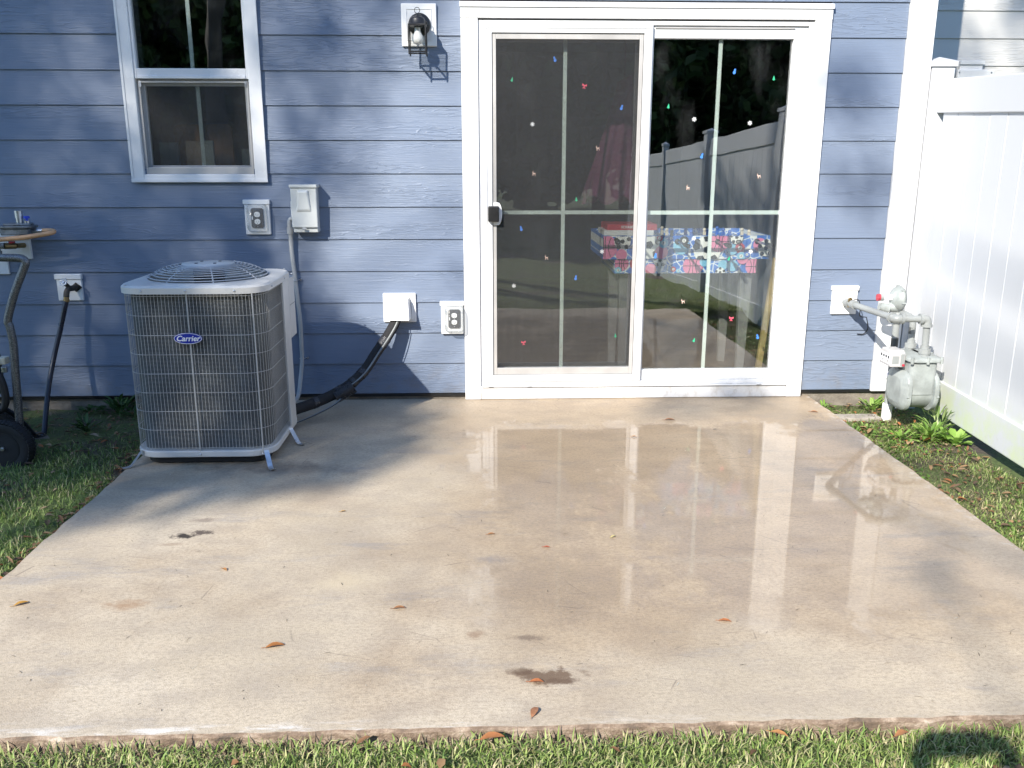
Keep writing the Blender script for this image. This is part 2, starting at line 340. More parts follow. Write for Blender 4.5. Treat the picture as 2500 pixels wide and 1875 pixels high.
# ------------------------------------------------------------ mesh helpers
ORG = {}
def thing(name, label, cat, loc=(0, 0, 0), group=None):
    o = bpy.data.objects.new(name, None); C.objects.link(o); o.location = loc; o.empty_display_size = .1
    o['label'] = label; o['category'] = cat
    if group: o['group'] = group
    ORG[o] = Vector(loc); return o
def tag(o, label, cat, group=None):
    o['label'] = label; o['category'] = cat
    if group: o['group'] = group
    return o
class MB:
    def __init__(s): s.v = []; s.f = []; s.sm = []; s.mi = []
    def add(s, vs, fs, smooth=False, mi=0):
        n = len(s.v); s.v += [tuple(v) for v in vs]; s.f += [tuple(i+n for i in f) for f in fs]
        s.sm += [smooth]*len(fs); s.mi += [mi]*len(fs); return s
    def box(s, x0, x1, y0, y1, z0, z1, mi=0):
        return s.add([(x0, y0, z0), (x1, y0, z0), (x1, y1, z0), (x0, y1, z0), (x0, y0, z1), (x1, y0, z1), (x1, y1, z1), (x0, y1, z1)],
            [(0, 3, 2, 1), (4, 5, 6, 7), (0, 1, 5, 4), (1, 2, 6, 5), (2, 3, 7, 6), (3, 0, 4, 7)], mi=mi)
    def hexa(s, b, t, mi=0):      # two quads of 4 corners
        return s.add(list(b)+list(t), [(0, 3, 2, 1), (4, 5, 6, 7), (0, 1, 5, 4), (1, 2, 6, 5), (2, 3, 7, 6), (3, 0, 4, 7)], mi=mi)
    def ring(s, x0, x1, z0, z1, w, y0, y1, wb=None, wt=None):   # rectangular frame in the xz plane, butt joints
        wb = w if wb is None else wb; wt = w if wt is None else wt
        s.box(x0, x0+w, y0, y1, z0, z1); s.box(x1-w, x1, y0, y1, z0, z1)
        s.box(x0+w, x1-w, y0, y1, z0, z0+wb); s.box(x0+w, x1-w, y0, y1, z1-wt, z1); return s
    def frame(s, d):
        d = Vector(d).normalized(); a = Vector((0, 0, 1)) if abs(d.z) < .9 else Vector((1, 0, 0))
        u = d.cross(a).normalized(); return u, d.cross(u).normalized()
    def cyl(s, p0, p1, r, n=16, r1=None, caps=True, mi=0):
        p0, p1 = Vector(p0), Vector(p1); r1 = r if r1 is None else r1; u, w = s.frame(p1-p0)
        cs = [(math.cos(2*math.pi*i/n), math.sin(2*math.pi*i/n)) for i in range(n)]
        a = [p0+u*c*r+w*q*r for c, q in cs]; b = [p1+u*c*r1+w*q*r1 for c, q in cs]
        s.add(a+b, [(i, (i+1) % n, n+(i+1) % n, n+i) for i in range(n)], True, mi)
        if caps: s.add(a, [tuple(range(n))[::-1]], mi=mi); s.add(b, [tuple(range(n))], mi=mi)
        return s
    def lathe(s, o, d, prof, n=20, mi=0):     # prof: (t along d, radius)
        o = Vector(o); d = Vector(d).normalized(); u, w = s.frame(d)
        vs = [o+d*t+(u*math.cos(2*math.pi*i/n)+w*math.sin(2*math.pi*i/n))*r for t, r in prof for i in range(n)]
        fs = [(k*n+i, k*n+(i+1) % n, (k+1)*n+(i+1) % n, (k+1)*n+i) for k in range(len(prof)-1) for i in range(n)]
        s.add(vs, fs, True, mi)
        if prof[0][1] > 1e-4: s.add(vs[:n], [tuple(range(n))[::-1]], mi=mi)
        if prof[-1][1] > 1e-4: s.add(vs[-n:], [tuple(range(n))], mi=mi)
        return s
    def tube(s, pts, r, n=10, smooth=6, closed=False, radii=None, caps=True, mi=0):
        P = [Vector(p) for p in pts]
        if smooth > 1: P = spline(P, smooth, closed)
        m = len(P); T = []
        for i in range(m):
            a = P[(i-1) % m] if (closed or i) else P[0]; b = P[(i+1) % m] if (closed or i < m-1) else P[-1]
            T.append((b-a).normalized())
        u, _ = s.frame(T[0]); vs = []
        for i in range(m):
            u = (u-T[i]*u.dot(T[i])).normalized(); w_ = T[i].cross(u); rr = r if radii is None else radii(i/(m-1))
            vs += [P[i]+(u*math.cos(2*math.pi*k/n)+w_*math.sin(2*math.pi*k/n))*rr for k in range(n)]
        L = m if closed else m-1
        s.add(vs, [(i*n+k, i*n+(k+1) % n, ((i+1) % m)*n+(k+1) % n, ((i+1) % m)*n+k) for i in range(L) for k in range(n)], True, mi)
        if not closed and caps: s.add(vs[:n], [tuple(range(n))[::-1]], mi=mi); s.add(vs[-n:], [tuple(range(n))], mi=mi)
        return s
    def prism(s, poly, f0, f1, mi=0):      # poly: list of 2-D pts; f0/f1 map pt -> 3-D
        n = len(poly); a = [f0(p) for p in poly]; b = [f1(p) for p in poly]
        s.add(a+b, [(i, (i+1) % n, n+(i+1) % n, n+i) for i in range(n)]+[tuple(range(n))[::-1], tuple(range(n, 2*n))], mi=mi); return s
    def sphere(s, c, r, n=12, sc=(1, 1, 1), mi=0):
        prof = [(-r*math.cos(math.pi*i/n), max(1e-5, r*math.sin(math.pi*i/n))) for i in range(n+1)]
        m0 = len(s.v); s.lathe((0, 0, 0), (0, 0, 1), prof, n*2, mi)
        for i in range(m0, len(s.v)): v = s.v[i]; s.v[i] = (c[0]+v[0]*sc[0], c[1]+v[1]*sc[1], c[2]+v[2]*sc[2])
        return s
    def build(s, name, mat, parent=None, bevel=0, seg=2, kind=None, label=None):
        me = bpy.data.meshes.new(name); o0 = ORG.get(parent, Vector((0, 0, 0)))
        me.from_pydata([(v[0]-o0.x, v[1]-o0.y, v[2]-o0.z) for v in s.v], [], s.f)
        me.polygons.foreach_set('use_smooth', s.sm); me.polygons.foreach_set('material_index', s.mi)
        for m in (mat if isinstance(mat, (list, tuple)) else [mat]): me.materials.append(bpy.data.materials[m])
        bm = bmesh.new(); bm.from_mesh(me); bmesh.ops.recalc_face_normals(bm, faces=bm.faces); bm.to_mesh(me); bm.free()
        o = bpy.data.objects.new(name, me); C.objects.link(o)
        if parent is not None: o.parent = parent
        ORG[o] = o0
        if bevel:
            b = o.modifiers.new('bevel', 'BEVEL'); b.width = bevel; b.segments = seg; b.limit_method = 'ANGLE'; b.angle_limit = R(40)
            b.use_clamp_overlap = True; b.harden_normals = False
        if kind: o['kind'] = kind
        if label: o['label'] = label
        return o
def spline(P, k, closed=False):
    out = []; m = len(P)
    for i in range(m if closed else m-1):
        p0 = P[(i-1) % m] if (closed or i) else P[0]*2-P[1]; p1 = P[i]; p2 = P[(i+1) % m]
        p3 = P[(i+2) % m] if (closed or i < m-2) else P[-1]*2-P[-2]
        for j in range(k):
            t = j/k; out.append(.5*((2*p1)+(p2-p0)*t+(2*p0-5*p1+4*p2-p3)*t*t+(3*p1-p0-3*p2+p3)*t**3))
    if not closed: out.append(P[-1])
    return out
def text_mesh(txt, size, shear=0, bold=0, extr=.0008):
    cu = bpy.data.curves.new('t', 'FONT'); cu.body = txt; cu.size = size; cu.shear = shear; cu.extrude = extr; cu.offset = bold
    cu.align_x = 'CENTER'; cu.align_y = 'CENTER'; cu.resolution_u = 3
    o = bpy.data.objects.new('t', cu); C.objects.link(o); dg = bpy.context.evaluated_depsgraph_get(); dg.update()
    me = bpy.data.meshes.new_from_object(o.evaluated_get(dg)); bpy.data.objects.remove(o)
    return [v.co.copy() for v in me.vertices], [tuple(p.vertices) for p in me.polygons]
def lettering(mb, txt, size, at, shear=0, bold=0, flip=None, mi=0):
    vs, fs = text_mesh(txt, size, shear, bold)
    f = flip or (lambda v: Vector((at[0]+v.x, at[1]-v.z, at[2]+v.y)))
    mb.add([f(v) for v in vs], fs, mi=mi); return mb
def rrect(x0, x1, y0, y1, r, n=6):
    out = []
    for cx, cy, a0 in ((x1-r, y1-r, 0), (x0+r, y1-r, 90), (x0+r, y0+r, 180), (x1-r, y0+r, 270)):
        out += [(cx+r*math.cos(R(a0+90*i/n)), cy+r*math.sin(R(a0+90*i/n))) for i in range(n+1)]
    return out
def XZ(y): return lambda p: (p[0], y, p[1])
def XY(z): return lambda p: (p[0], p[1], z)
def YZ(x): return lambda p: (x, p[0], p[1])
def dup(o, parent=None, loc=None):
    c = o.copy(); C.objects.link(c); c.parent = parent
    if loc is not None: c.location = loc
    return c

# ------------------------------------------------------------ ground and patio
def gz(x, y):
    z = -.055-.03*min(1, max(0, -y-.3)) if x < 0 else -.075
    if y < -3.0: z = -.020-.045*min(9, -y-3.0)
    if x > 1.9 and y > -3: z = -.07-.02*min(1, max(0, -y))
    return z
xs = sorted(set([-220, -120, -60, -30, -15, -8]+[round(-5+.25*i, 3) for i in range(41)]+[8, 15, 30, 60, 120, 220]))
ys = sorted(set([-220, -120, -60, -30, -18]+[round(-12+.5*i, 3) for i in range(17)]+[round(-3.5+.25*i, 3) for i in range(15)]+[1.3, 6, 20, 60, 220]))
m = MB(); nx, ny = len(xs), len(ys)
m.add([(x, y, gz(x, y)+(.012*math.sin(x*7)*math.cos(y*5) if abs(x) < 6 and y > -9 else 0)-(.06 if -1.55 < x < 1.9 and -3.0 < y < 0 else 0)) for y in ys for x in xs],
      [(j*nx+i, j*nx+i+1, (j+1)*nx+i+1, (j+1)*nx+i) for j in range(ny-1) for i in range(nx-1)], True)
m.build('ground', 'ground_mix', kind='structure')
# slab, its edges slightly uneven
PL, PR, PN = -1.615, 1.945, -3.08
def edge(a, b, n, amp, seed):
    r = random.Random(seed); return [(a[0]+(b[0]-a[0])*i/n+(r.uniform(-amp, amp) if 0 < i < n else 0), a[1]+(b[1]-a[1])*i/n+(r.uniform(-amp, amp) if 0 < i < n else 0)) for i in range(n)]
poly = edge((PL, PN), (PR, PN), 60, .005, 1)+edge((PR, PN), (PR, -.0), 40, .006, 2)+edge((PR, 0), (PL, 0), 2, 0, 3)+edge((PL, 0), (PL, PN), 40, .006, 4)
m = MB(); n = len(poly)
top = [(x, y, 0) for x, y in poly]
cx, cy = .165, -1.54
ch = [(x+(.006 if x > cx else -.006)*(1 if abs(x-cx) > 1.7 else 0), y+(-.006 if y < -3.0 else 0), -.008) for x, y in poly]
bot = [(x, y, -.2) for x, y, z in ch]
m.add(top, [tuple(range(n))], mi=0)
m.add(top+ch, [(i, (i+1) % n, n+(i+1) % n, n+i) for i in range(n)], mi=1)
m.add(ch+bot, [(i, (i+1) % n, n+(i+1) % n, n+i) for i in range(n)], mi=1)
m.build('patio', ['wet_concrete', 'edge_concrete'], kind='structure')

# ------------------------------------------------------------ the town house
house = thing('town_house', 'blue-grey lap-sided house wall with sliding door, window and white trim', 'house', (0, 0, 0))
WIN = (-1.877, -1.157, 1.248, 2.74)
m = MB()          # sheathing round the two openings
m.box(-4.2, -1.82, 0, .14, .03, 3.6); m.box(-1.82, -1.21, 0, .14, .03, 1.29); m.box(-1.82, -1.21, 0, .14, 2.70, 3.6)
m.box(-1.21, 0, 0, .14, .03, 3.6); m.box(0, 1.80, 0, .14, 2.075, 3.6); m.box(1.80, 2.44, 0, .14, .03, 3.6); m.box(2.30, 2.44, .14, 1.32, .03, 3.6)
m.build('wall', 'room_paint', house)
m = MB(); m.box(-4.2, -.02, .004, .13, -.4, .028); m.box(1.81, 2.43, .004, .13, -.4, .028); m.box(-.02, 1.81, .06, .13, -.4, .028)
m.build('foundation', 'foundation', house, .004)
def plank(x0, x1, z0, top=.205, y=0, name='siding_plank', mat='siding_blue', parent=house):
    m = MB(); h = .205
    def Y(t): return (y-.018+.0095*t/h, y-.0105+.0105*t/h)
    a, b = Y(0); c, d = Y(top)
    m.add([(x0, a, z0), (x1, a, z0), (x1, b, z0), (x0, b, z0), (x0, c, z0+top), (x1, c, z0+top), (x1, d, z0+top), (x0, d, z0+top)],
          [(0, 3, 2, 1), (4, 5, 6, 7), (0, 1, 5, 4), (1, 2, 6, 5), (2, 3, 7, 6), (3, 0, 4, 7)])
    return m.build(name, mat, parent, .0012, 1)
for k in range(20):
    z0 = .041+.178*k; jig = random.uniform(-.0012, .0012)
    if z0+.178 > WIN[3] and z0 < WIN[3]: pass
    if z0 < 1.25 or z0 > 2.73:
        if z0 < 2.1: plank(-4.2, -.0935, z0+jig)
        else: plank(-4.2, 2.309, z0+jig)
    else:
        plank(-4.2, -1.868, z0+jig); plank(-1.166, -.0935 if z0 < 2.1 else 2.309, z0+jig)
    if z0 < 2.1: plank(1.8915, 2.309, z0-.001+jig*.6)
m = MB(); m.box(2.311, 2.455, -.032, -.001, .03, 3.6); m.build('corner_board', 'white_trim', house, .003)
m = MB(); m.box(2.4425, 2.466, -.001, 1.32, .03, 3.6); m.build('corner_board', 'white_trim', house, .003)
m = MB(); m.box(-4.2, -.094, -.012, -.002, .02, .036); m.box(1.89, 2.44, -.012, -.002, .02, .036); m.build('starter_strip', 'black_paint', house)

# ---- window (double hung, lower half with a screen)
m = MB(); x0, x1, z0, z1 = WIN
m.ring(x0, x1, z0, z1, .062, -.034, .05, wb=.036)
win = m.build('window', 'white_vinyl_frame', house, .004)
m = MB(); m.box(x0-.006, x1+.006, -.040, -.0345, z0-.006, z0+.012); m.box(x0-.005, x0+.008, -.038, -.0345, z0+.012, z1); m.box(x1-.008, x1+.005, -.038, -.0345, z0+.012, z1)
m.build('frame_lip', 'white_vinyl_frame', win, .002)
m = MB(); m.ring(-1.815, -1.219, 1.776, 2.705, .013, -.026, .02, wb=.052); m.box(-1.80, -1.234, -.031, -.0262, 1.776, 1.792)
m.build('upper_sash', 'white_vinyl_frame', win, .003)
m = MB(); m.ring(-1.815, -1.219, 1.284, 1.776, .034, .012, .045, wb=.046)
m.build('lower_sash', 'white_vinyl_frame', win, .003)
m = MB(); m.ring(-1.806, -1.228, 1.2845, 1.7665, .011, -.014, -.004, wb=.036); m.build('screen_frame', 'screen_frame', win, .002)
m = MB(); m.add([(-1.80, -.009, 1.30), (-1.235, -.009, 1.30), (-1.235, -.009, 1.76), (-1.80, -.009, 1.76)], [(0, 1, 2, 3)]); m.build('insect_screen', 'insect_screen', win)
m = MB(); m.box(-1.803, -1.231, -.005, -.001, 1.827, 2.693); m.build('pane', 'pane_glass', win)
m = MB(); m.box(-1.782, -1.252, .022, .026, 1.329, 1.743); m.build('pane', 'pane_glass', win)
m = MB(); m.box(-1.526, -1.506, .0005, .006, 1.8275, 2.6925); m.build('muntin', 'muntin', win)
m = MB(); m.box(-1.517, -1.497, .0275, .033, 1.3295, 1.7425); m.build('muntin', 'muntin', win)
for x in (-1.80, -1.234): m = MB(); m.box(x-.012 if x > -1.5 else x, x if x > -1.5 else x+.012, -.0175, -.0142, 1.735, 1.764); m.build('screen_clip', 'galvanised', win)

# ---- sliding door
m = MB(); m.ring(-.001, 1.7995, .083, 2.0765, .026, -.020, .11, wb=.022, wt=.022)
door = m.build('sliding_door', 'white_vinyl_frame', house, .003)
m = MB(); m.box(-.0925, -.0015, -.032, -.0005, .002, 2.0838); m.build('casing', 'white_trim', door, .003)
m = MB(); m.box(1.8000, 1.8905, -.032, -.0005, .002, 2.0838); m.build('casing', 'white_trim', door, .003)
m = MB(); m.box(-.0935, 1.8915, -.034, -.0005, 2.0845, 2.138); m.build('head_casing', 'white_trim', door, .003)
m = MB(); m.hexa([(-.097, -.042, 2.1385), (1.895, -.042, 2.1385), (1.895, -.0005, 2.1385), (-.097, -.0005, 2.1385)], [(-.097, -.038, 2.163), (1.895, -.038, 2.163), (1.895, -.0005, 2.172), (-.097, -.0005, 2.172)])
m.build('drip_cap', 'white_trim', door, .002)
m = MB(); m.box(0, 1.7985, -.026, .10, .002, .074); m.build('kick_board', 'white_trim', door, .003)
m = MB(); m.box(-.0005, 1.7992, -.040, .05, .0755, .0825); m.build('sill_nose', 'white_vinyl_frame', door, .002)
m = MB(); m.ring(.026, .931, .1055, 2.0535, .045, -.0285, -.004, wb=.040, wt=.040)
m.ring(.031, .926, .111, 2.048, .012, -.0325, -.0287)
m.build('screen_door_frame', 'white_vinyl_frame', door, .003)
m = MB(); m.ring(.0735, .8835, .1475, 2.0115, .0205, -.019, -.009, wb=.040, wt=.029)
sf = m.build('screen_frame', 'screen_frame', door, .002)
m = MB(); m.ring(.0712, .8858, .1457, 2.0133, .0035, -.0155, -.0065); m.build('dark_gap_strip', 'black_rubber', door)  # black strip added to paint the dark gap line round the screen frame
m = MB(); m.box(.9313, .9337, -.006, -.001, .112, 2.05); m.build('dark_gap_strip', 'black_rubber', door)  # black strip painting the dark gap between the two door panels
m = MB(); m.add([(.09, -.0145, .18), (.868, -.0145, .18), (.868, -.0145, 1.99), (.09, -.0145, 1.99)], [(0, 1, 2, 3)]); m.build('insect_screen', 'insect_screen', door)
m = MB(); m.ring(.028, .934, .106, 2.052, .052, .034, .074, wb=.068, wt=.056); m.build('sliding_sash', 'white_vinyl_frame', door, .003)
m = MB(); m.box(.079, .883, .050, .0545, .173, 1.997); m.build('pane', 'pane_glass', door)
m = MB(); m.box(.461, .482, .0555, .061, .1735, 1.9965); m.box(.0795, .461, .0556, .0608, 1.062, 1.083); m.box(.482, .8825, .0556, .0608, 1.062, 1.083)
m.build('muntin', 'muntin', door)
m = MB(); m.ring(.934, 1.7725, .1055, 2.0535, .008, -.006, .032, wb=.060, wt=.062); m.box(1.700, 1.7645, -.006, .032, .1655, 1.9915); m.build('fixed_sash', 'white_vinyl_frame', door, .003)
m = MB(); m.box(.9425, 1.6995, .018, .0225, .166, 1.991); m.build('pane', 'pane_glass', door)
m = MB(); m.box(1.301, 1.322, .0235, .029, .1665, 1.9905); m.box(.943, 1.301, .0236, .0288, 1.061, 1.083); m.box(1.322, 1.699, .0236, .0288, 1.061, 1.083)
m.build('muntin', 'muntin', door)
m = MB(); m.box(.945, 1.70, -.0135, -.0065, 2.040, 2.047); m.build('track_rail', 'screen_frame', door, .001)
m = MB(); m.prism([(.102+.022*math.cos(a), 1.070+.062*math.sin(a)) for a in np.linspace(-math.pi/2, math.pi/2, 16)]+[(.076, 1.132), (.076, 1.008)], XZ(-.030), XZ(-.0195))
hd = m.build('handle_plate', 'white_plastic', door, .002)
m = MB(); m.box(.046, .107, -.062, -.0305, 1.027, 1.113); m.build('handle', 'black_paint', door, .006)
for x in (.045, .27, 1.62): m = MB(); m.box(x, x+.028, -.0412, -.0402, .0775, .0805); m.build('weep_slot', 'black_paint', door)
for x in (.06, 1.66): m = MB(); m.box(x, x+.05, -.0212, -.0202, 2.062, 2.066); m.build('screw_cover', 'white_plastic', door)
# flat window clings
def poly_disc(cx, cz, r, n=14, sx=1): return [(cx+r*sx*math.cos(2*math.pi*i/n), cz+r*math.sin(2*math.pi*i/n)) for i in range(n)]
def rot2(poly, a): c, s_ = math.cos(a), math.sin(a); return [(x*c-z*s_, x*s_+z*c) for x, z in poly]
SHAPES = {
 'snowman': ('sticker_blue', [poly_disc(0, -.007, .0105), poly_disc(0, .008, .0072), [(-.006, .013), (.006, .013), (.006, .02), (-.006, .02)]]),
 'tree': ('sticker_green', [[(-.0115, -.013), (.0115, -.013), (.004, -.002), (-.004, -.002)], [(-.008, -.004), (.008, -.004), (.003, .006), (-.003, .006)], [(-.0055, .004), (.0055, .004), (0, .018)], [(-.0025, -.018), (.0025, -.018), (.0025, -.013), (-.0025, -.013)]]),
 'bow': ('sticker_red', [[(0, .004), (-.016, .016), (-.018, .0), (-.006, -.001)], [(0, .004), (.016, .016), (.018, .0), (.006, -.001)], poly_disc(0, .004, .005, 8), [(-.002, .001), (-.012, -.02), (-.005, -.018)], [(.002, .001), (.012, -.02), (.005, -.018)], [(-.002, 0), (.002, 0), (.002, -.019), (-.002, -.016)]]),
 'deer': ('sticker_tan', [[(-.010, -.003), (.010, -.003), (.011, .005), (-.010, .005)], [(-.010, .003), (-.005, .005), (-.009, .014), (-.014, .012), (-.013, .008)], [(-.010, -.003), (-.007, -.003), (-.008, -.017), (-.011, -.017)], [(.006, -.003), (.010, -.003), (.013, -.016), (.010, -.017)], [(-.004, -.003), (-.001, -.003), (-.003, -.015), (-.006, -.015)], [(-.011, .013), (-.009, .013), (-.006, .021), (-.009, .021)], [(.010, .004), (.012, .005), (.016, .010), (.014, .010)]]),
 'flake': ('sticker_white', [rot2([(-.0022, -.017), (.0022, -.017), (.0022, .017), (-.0022, .017)], a) for a in (0, R(60), R(120))]+[poly_disc(0, 0, .005, 6)]+[[(x+.012*math.cos(a), z+.012*math.sin(a)) for x, z in poly_disc(0, 0, .0038, 6)] for a in [R(90+60*i) for i in range(6)]])}
POS = {'snowman': [(0.414, 1.888), (0.786, 1.639), (0.234, 0.982), (0.55, 0.701), (1.393, 1.826), (1.238, 1.381), (1.001, 0.829), (1.624, 0.354)],
 'tree': [(0.182, 1.785), (0.545, 1.146), (0.79, 0.362), (1.039, 1.646), (1.612, 1.794), (1.249, 0.338), (1.426, 0.813)],
 'bow': [(0.578, 1.752), (0.25, 0.322), (1.461, 0.464)],
 'deer': [(0.305, 1.286), (0.66, 1.423), (0.38, 0.818), (1.169, 1.209), (1.567, 1.273), (1.173, 0.566)],
 'flake': [(0.295, 1.551), (0.193, 0.657), (0.698, 0.852), (1.185, 1.577), (1.496, 1.558), (1.549, 0.851), (1.217, 0.927)]}
NM = {'snowman': 'snowman_sticker', 'tree': 'tree_sticker', 'bow': 'bow_sticker', 'deer': 'reindeer_sticker', 'flake': 'snowflake_sticker'}
for k, pts in POS.items():
    mat, polys = SHAPES[k]
    for px, pz in pts:
        m = MB(); a = random.uniform(-.35, .35); y = .0492 if px < .9 else .0172
        for i, pl in enumerate(polys):
            q = rot2([(x*.74, z*.74) for x, z in pl], a)
            m.prism(q, lambda p: (px+p[0], y+.0003-i*.00006, pz+p[1]), lambda p: (px+p[0], y-i*.00006, pz+p[1]))
        m.build(NM[k], mat, door)

# ------------------------------------------------------------ room behind the door and window
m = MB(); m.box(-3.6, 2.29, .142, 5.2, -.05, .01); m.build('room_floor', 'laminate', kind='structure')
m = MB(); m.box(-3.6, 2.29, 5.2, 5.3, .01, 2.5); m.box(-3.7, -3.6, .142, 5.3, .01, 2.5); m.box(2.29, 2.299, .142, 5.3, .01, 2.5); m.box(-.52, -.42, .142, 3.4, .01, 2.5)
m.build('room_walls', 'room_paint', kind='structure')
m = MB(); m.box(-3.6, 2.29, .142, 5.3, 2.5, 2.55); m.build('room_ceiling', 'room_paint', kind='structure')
# ------------------------------------------------------------ neighbour's house, set back
nb = thing('neighbour_house', 'cream lap-sided neighbouring house set back behind the white fence', 'house', (2.47, 1.35, 0))
m = MB(); m.box(2.47, 8, 1.352, 1.5, -.1, 3.6); m.build('wall', 'room_paint', nb)
for k in range(20):
    if .034+.178*k > 1.0: plank(2.468, 8, .034+.178*k, y=1.35, mat='siding_cream', parent=nb)
mb_ = thing('mounting_block', 'small white mounting block on the neighbour wall above the fence', 'block', (3.41, 1.33, 1.96))
m = MB(); m.box(3.325, 3.485, 1.312, 1.341, 1.90, 2.020); m.build('plate', 'white_plastic', mb_, .003)
m = MB(); m.box(3.318, 3.492, 1.300, 1.3115, 1.998, 2.022); m.build('drip_edge', 'white_plastic', mb_, .002)
m = MB(); m.box(3.300, 3.556, 1.285, 1.3110, 1.905, 1.962); m.build('bracket', 'white_plastic', mb_, .004)
for x in (3.31, 3.535): m = MB(); m.cyl((x, 1.2845, 1.945), (x, 1.279, 1.945), .005, 8); m.build('screw', 'galvanised', mb_)

# ------------------------------------------------------------ white vinyl fence
FX = 2.525; SL = .045
fence = thing('vinyl_fence', 'white vinyl privacy fence running out from the house corner', 'fence', (FX, 0, -.1))
def fz(y): return SL*y
posts = [.028, -2.38, -4.80, -7.22, -9.64]
pm = MB(); pm.box(FX-.0635, FX+.0635, -.0635, .0635, -.5, 1.855)
post0 = pm.build('post', 'fence_vinyl', fence, .004)
cm = MB(); w_ = .0735
cm.box(FX-w_, FX+w_, -w_, w_, 1.8555, 1.885)
cm.add([(FX-w_, -w_, 1.885), (FX+w_, -w_, 1.885), (FX+w_, w_, 1.885), (FX-w_, w_, 1.885), (FX, 0, 1.912)], [(0, 1, 4), (1, 2, 4), (2, 3, 4), (3, 0, 4)])
cap0 = cm.build('post_cap', 'fence_vinyl', post0, .003)
for i, y in enumerate(posts):
    dz = fz(y)-.006
    if i == 0: o, c = post0, cap0
    else:
        o = dup(post0, fence); c = dup(cap0, o)
    o.location = (0, y, dz)
bw = .1525
bm0 = MB(); t = .011
prof = [(-bw/2+.0035, FX-t), (bw/2-.0035, FX-t), (bw/2, FX-t+.0035), (bw/2, FX+t-.0035), (bw/2-.0035, FX+t), (-bw/2+.0035, FX+t), (-bw/2, FX+t-.0035), (-bw/2, FX-t+.0035)]
bm0.prism(prof, lambda p: (p[1], p[0], .19), lambda p: (p[1], p[0], 1.63))
brd0 = bm0.build('board', 'fence_vinyl', fence); first = True
for i in range(4):
    ya, yb = posts[i]-.064, posts[i+1]+.064
    for nm, za, zb, hw in (('top_rail', 1.612, 1.787, .025), ('bottom_rail', .036, .212, .025)):
        m = MB(); m.hexa([(FX-hw, yb, za+fz(yb)), (FX+hw, yb, za+fz(yb)), (FX+hw, ya, za+fz(ya)), (FX-hw, ya, za+fz(ya))], [(FX-hw, yb, zb+fz(yb)), (FX+hw, yb, zb+fz(yb)), (FX+hw, ya, zb+fz(ya)), (FX-hw, ya, zb+fz(ya))])
        m.build(nm, 'fence_vinyl', fence, .006)
    nb_ = int((ya-yb)/bw); pad = ((ya-yb)-nb_*bw)/2
    for j in range(nb_):
        y = ya-pad-bw*(j+.5); o = brd0 if first else dup(brd0, fence); first = False
        o.location = (random.uniform(-.0008, .0008), y, fz(y))
m = MB(); m.box(FX-.03, FX+.03, posts[0]-.085, posts[0]-.0645, .05, 1.75); m.build('end_channel', 'fence_vinyl', fence, .002)

# ------------------------------------------------------------ air conditioner
ac = thing('air_conditioner', 'grey condenser unit with wire grille and blue oval badge on the patio corner', 'air conditioner', (-1.272, -.815, 0))
AX0, AX1, AY0, AY1 = -1.592, -.952, -1.132, -.500
def acoutline(ins, r=.115, n=8): return rrect(AX0+ins, AX1-ins, AY0+ins, AY1-ins, max(.01, r-ins), n)
m = MB()
for z0, z1 in ((.006, .042),): m.prism(acoutline(.04), XY(z0), XY(z1))
m.build('base_pad', 'ac_dark', ac, .004)
m = MB(); pts = acoutline(.0)
m.prism(pts, XY(.043), XY(.074)); m.build('base_pan', 'ac_paint', ac, .005)
m = MB(); m.prism(acoutline(.03), XY(.0745), XY(.794)); m.build('coil', 'coil_fins', ac)
# top plate: ring between the rounded square and the fan opening
m = MB(); K = 64; fr = .268; fc = Vector((-1.272, -.815, 0))
def ray_sq(a, ins):
    o = acoutline(ins); best = None
    d = Vector((math.cos(a), math.sin(a)))
    for i in range(len(o)):
        p, q = Vector(o[i])-fc.xy, Vector(o[(i+1) % len(o)])-fc.xy; e = q-p; den = d.x*e.y-d.y*e.x
        if abs(den) < 1e-9: continue
        t = (p.x*e.y-p.y*e.x)/den; u_ = (p.x*d.y-p.y*d.x)/den
        if t > 0 and -1e-6 <= u_ <= 1+1e-6: best = t if best is None else min(best, t)
    return fc.xy+d*best
angs = [2*math.pi*i/K for i in range(K)]
L = [[(*ray_sq(a, -.006), .794) for a in angs], [(*ray_sq(a, -.006), .820) for a in angs], [(*ray_sq(a, .004), .829) for a in angs],
     [(fc.x+(fr+.012)*math.cos(a), fc.y+(fr+.012)*math.sin(a), .836) for a in angs], [(fc.x+fr*math.cos(a), fc.y+fr*math.sin(a), .832) for a in angs], [(fc.x+fr*math.cos(a), fc.y+fr*math.sin(a), .74) for a in angs]]
m.add(sum(L, []), [(k*K+i, k*K+(i+1) % K, (k+1)*K+(i+1) % K, (k+1)*K+i) for k in range(5) for i in range(K)], False)
tp = m.build('top_plate', 'ac_paint', ac); 
for p_ in tp.data.polygons: p_.use_smooth = p_.index < K*5
tp.modifiers.new('es', 'EDGE_SPLIT').split_angle = R(35)
m = MB()
for x, y in ((-1.475, -1.139), (-1.284, -1.139), (-1.072, -1.139)): m.sphere((x, y, .808), .005, 6)
for y in (-.98, -.72, -.55): m.sphere((-.9455, y, .808), .005, 6)
for x, y in ((-1.555, -1.10), (-.985, -.53)): m.sphere((x, y, .831), .006, 6, (1, 1, .5))
for x in (-1.284, -1.0): m.sphere((x, -1.1345, .058), .005, 6)
m.build('screw', 'galvanised', ac)
# wire grille round three sides
m = MB(); path = []
for x, y in acoutline(.006, .115, 8): path.append(Vector((x, y, 0)))
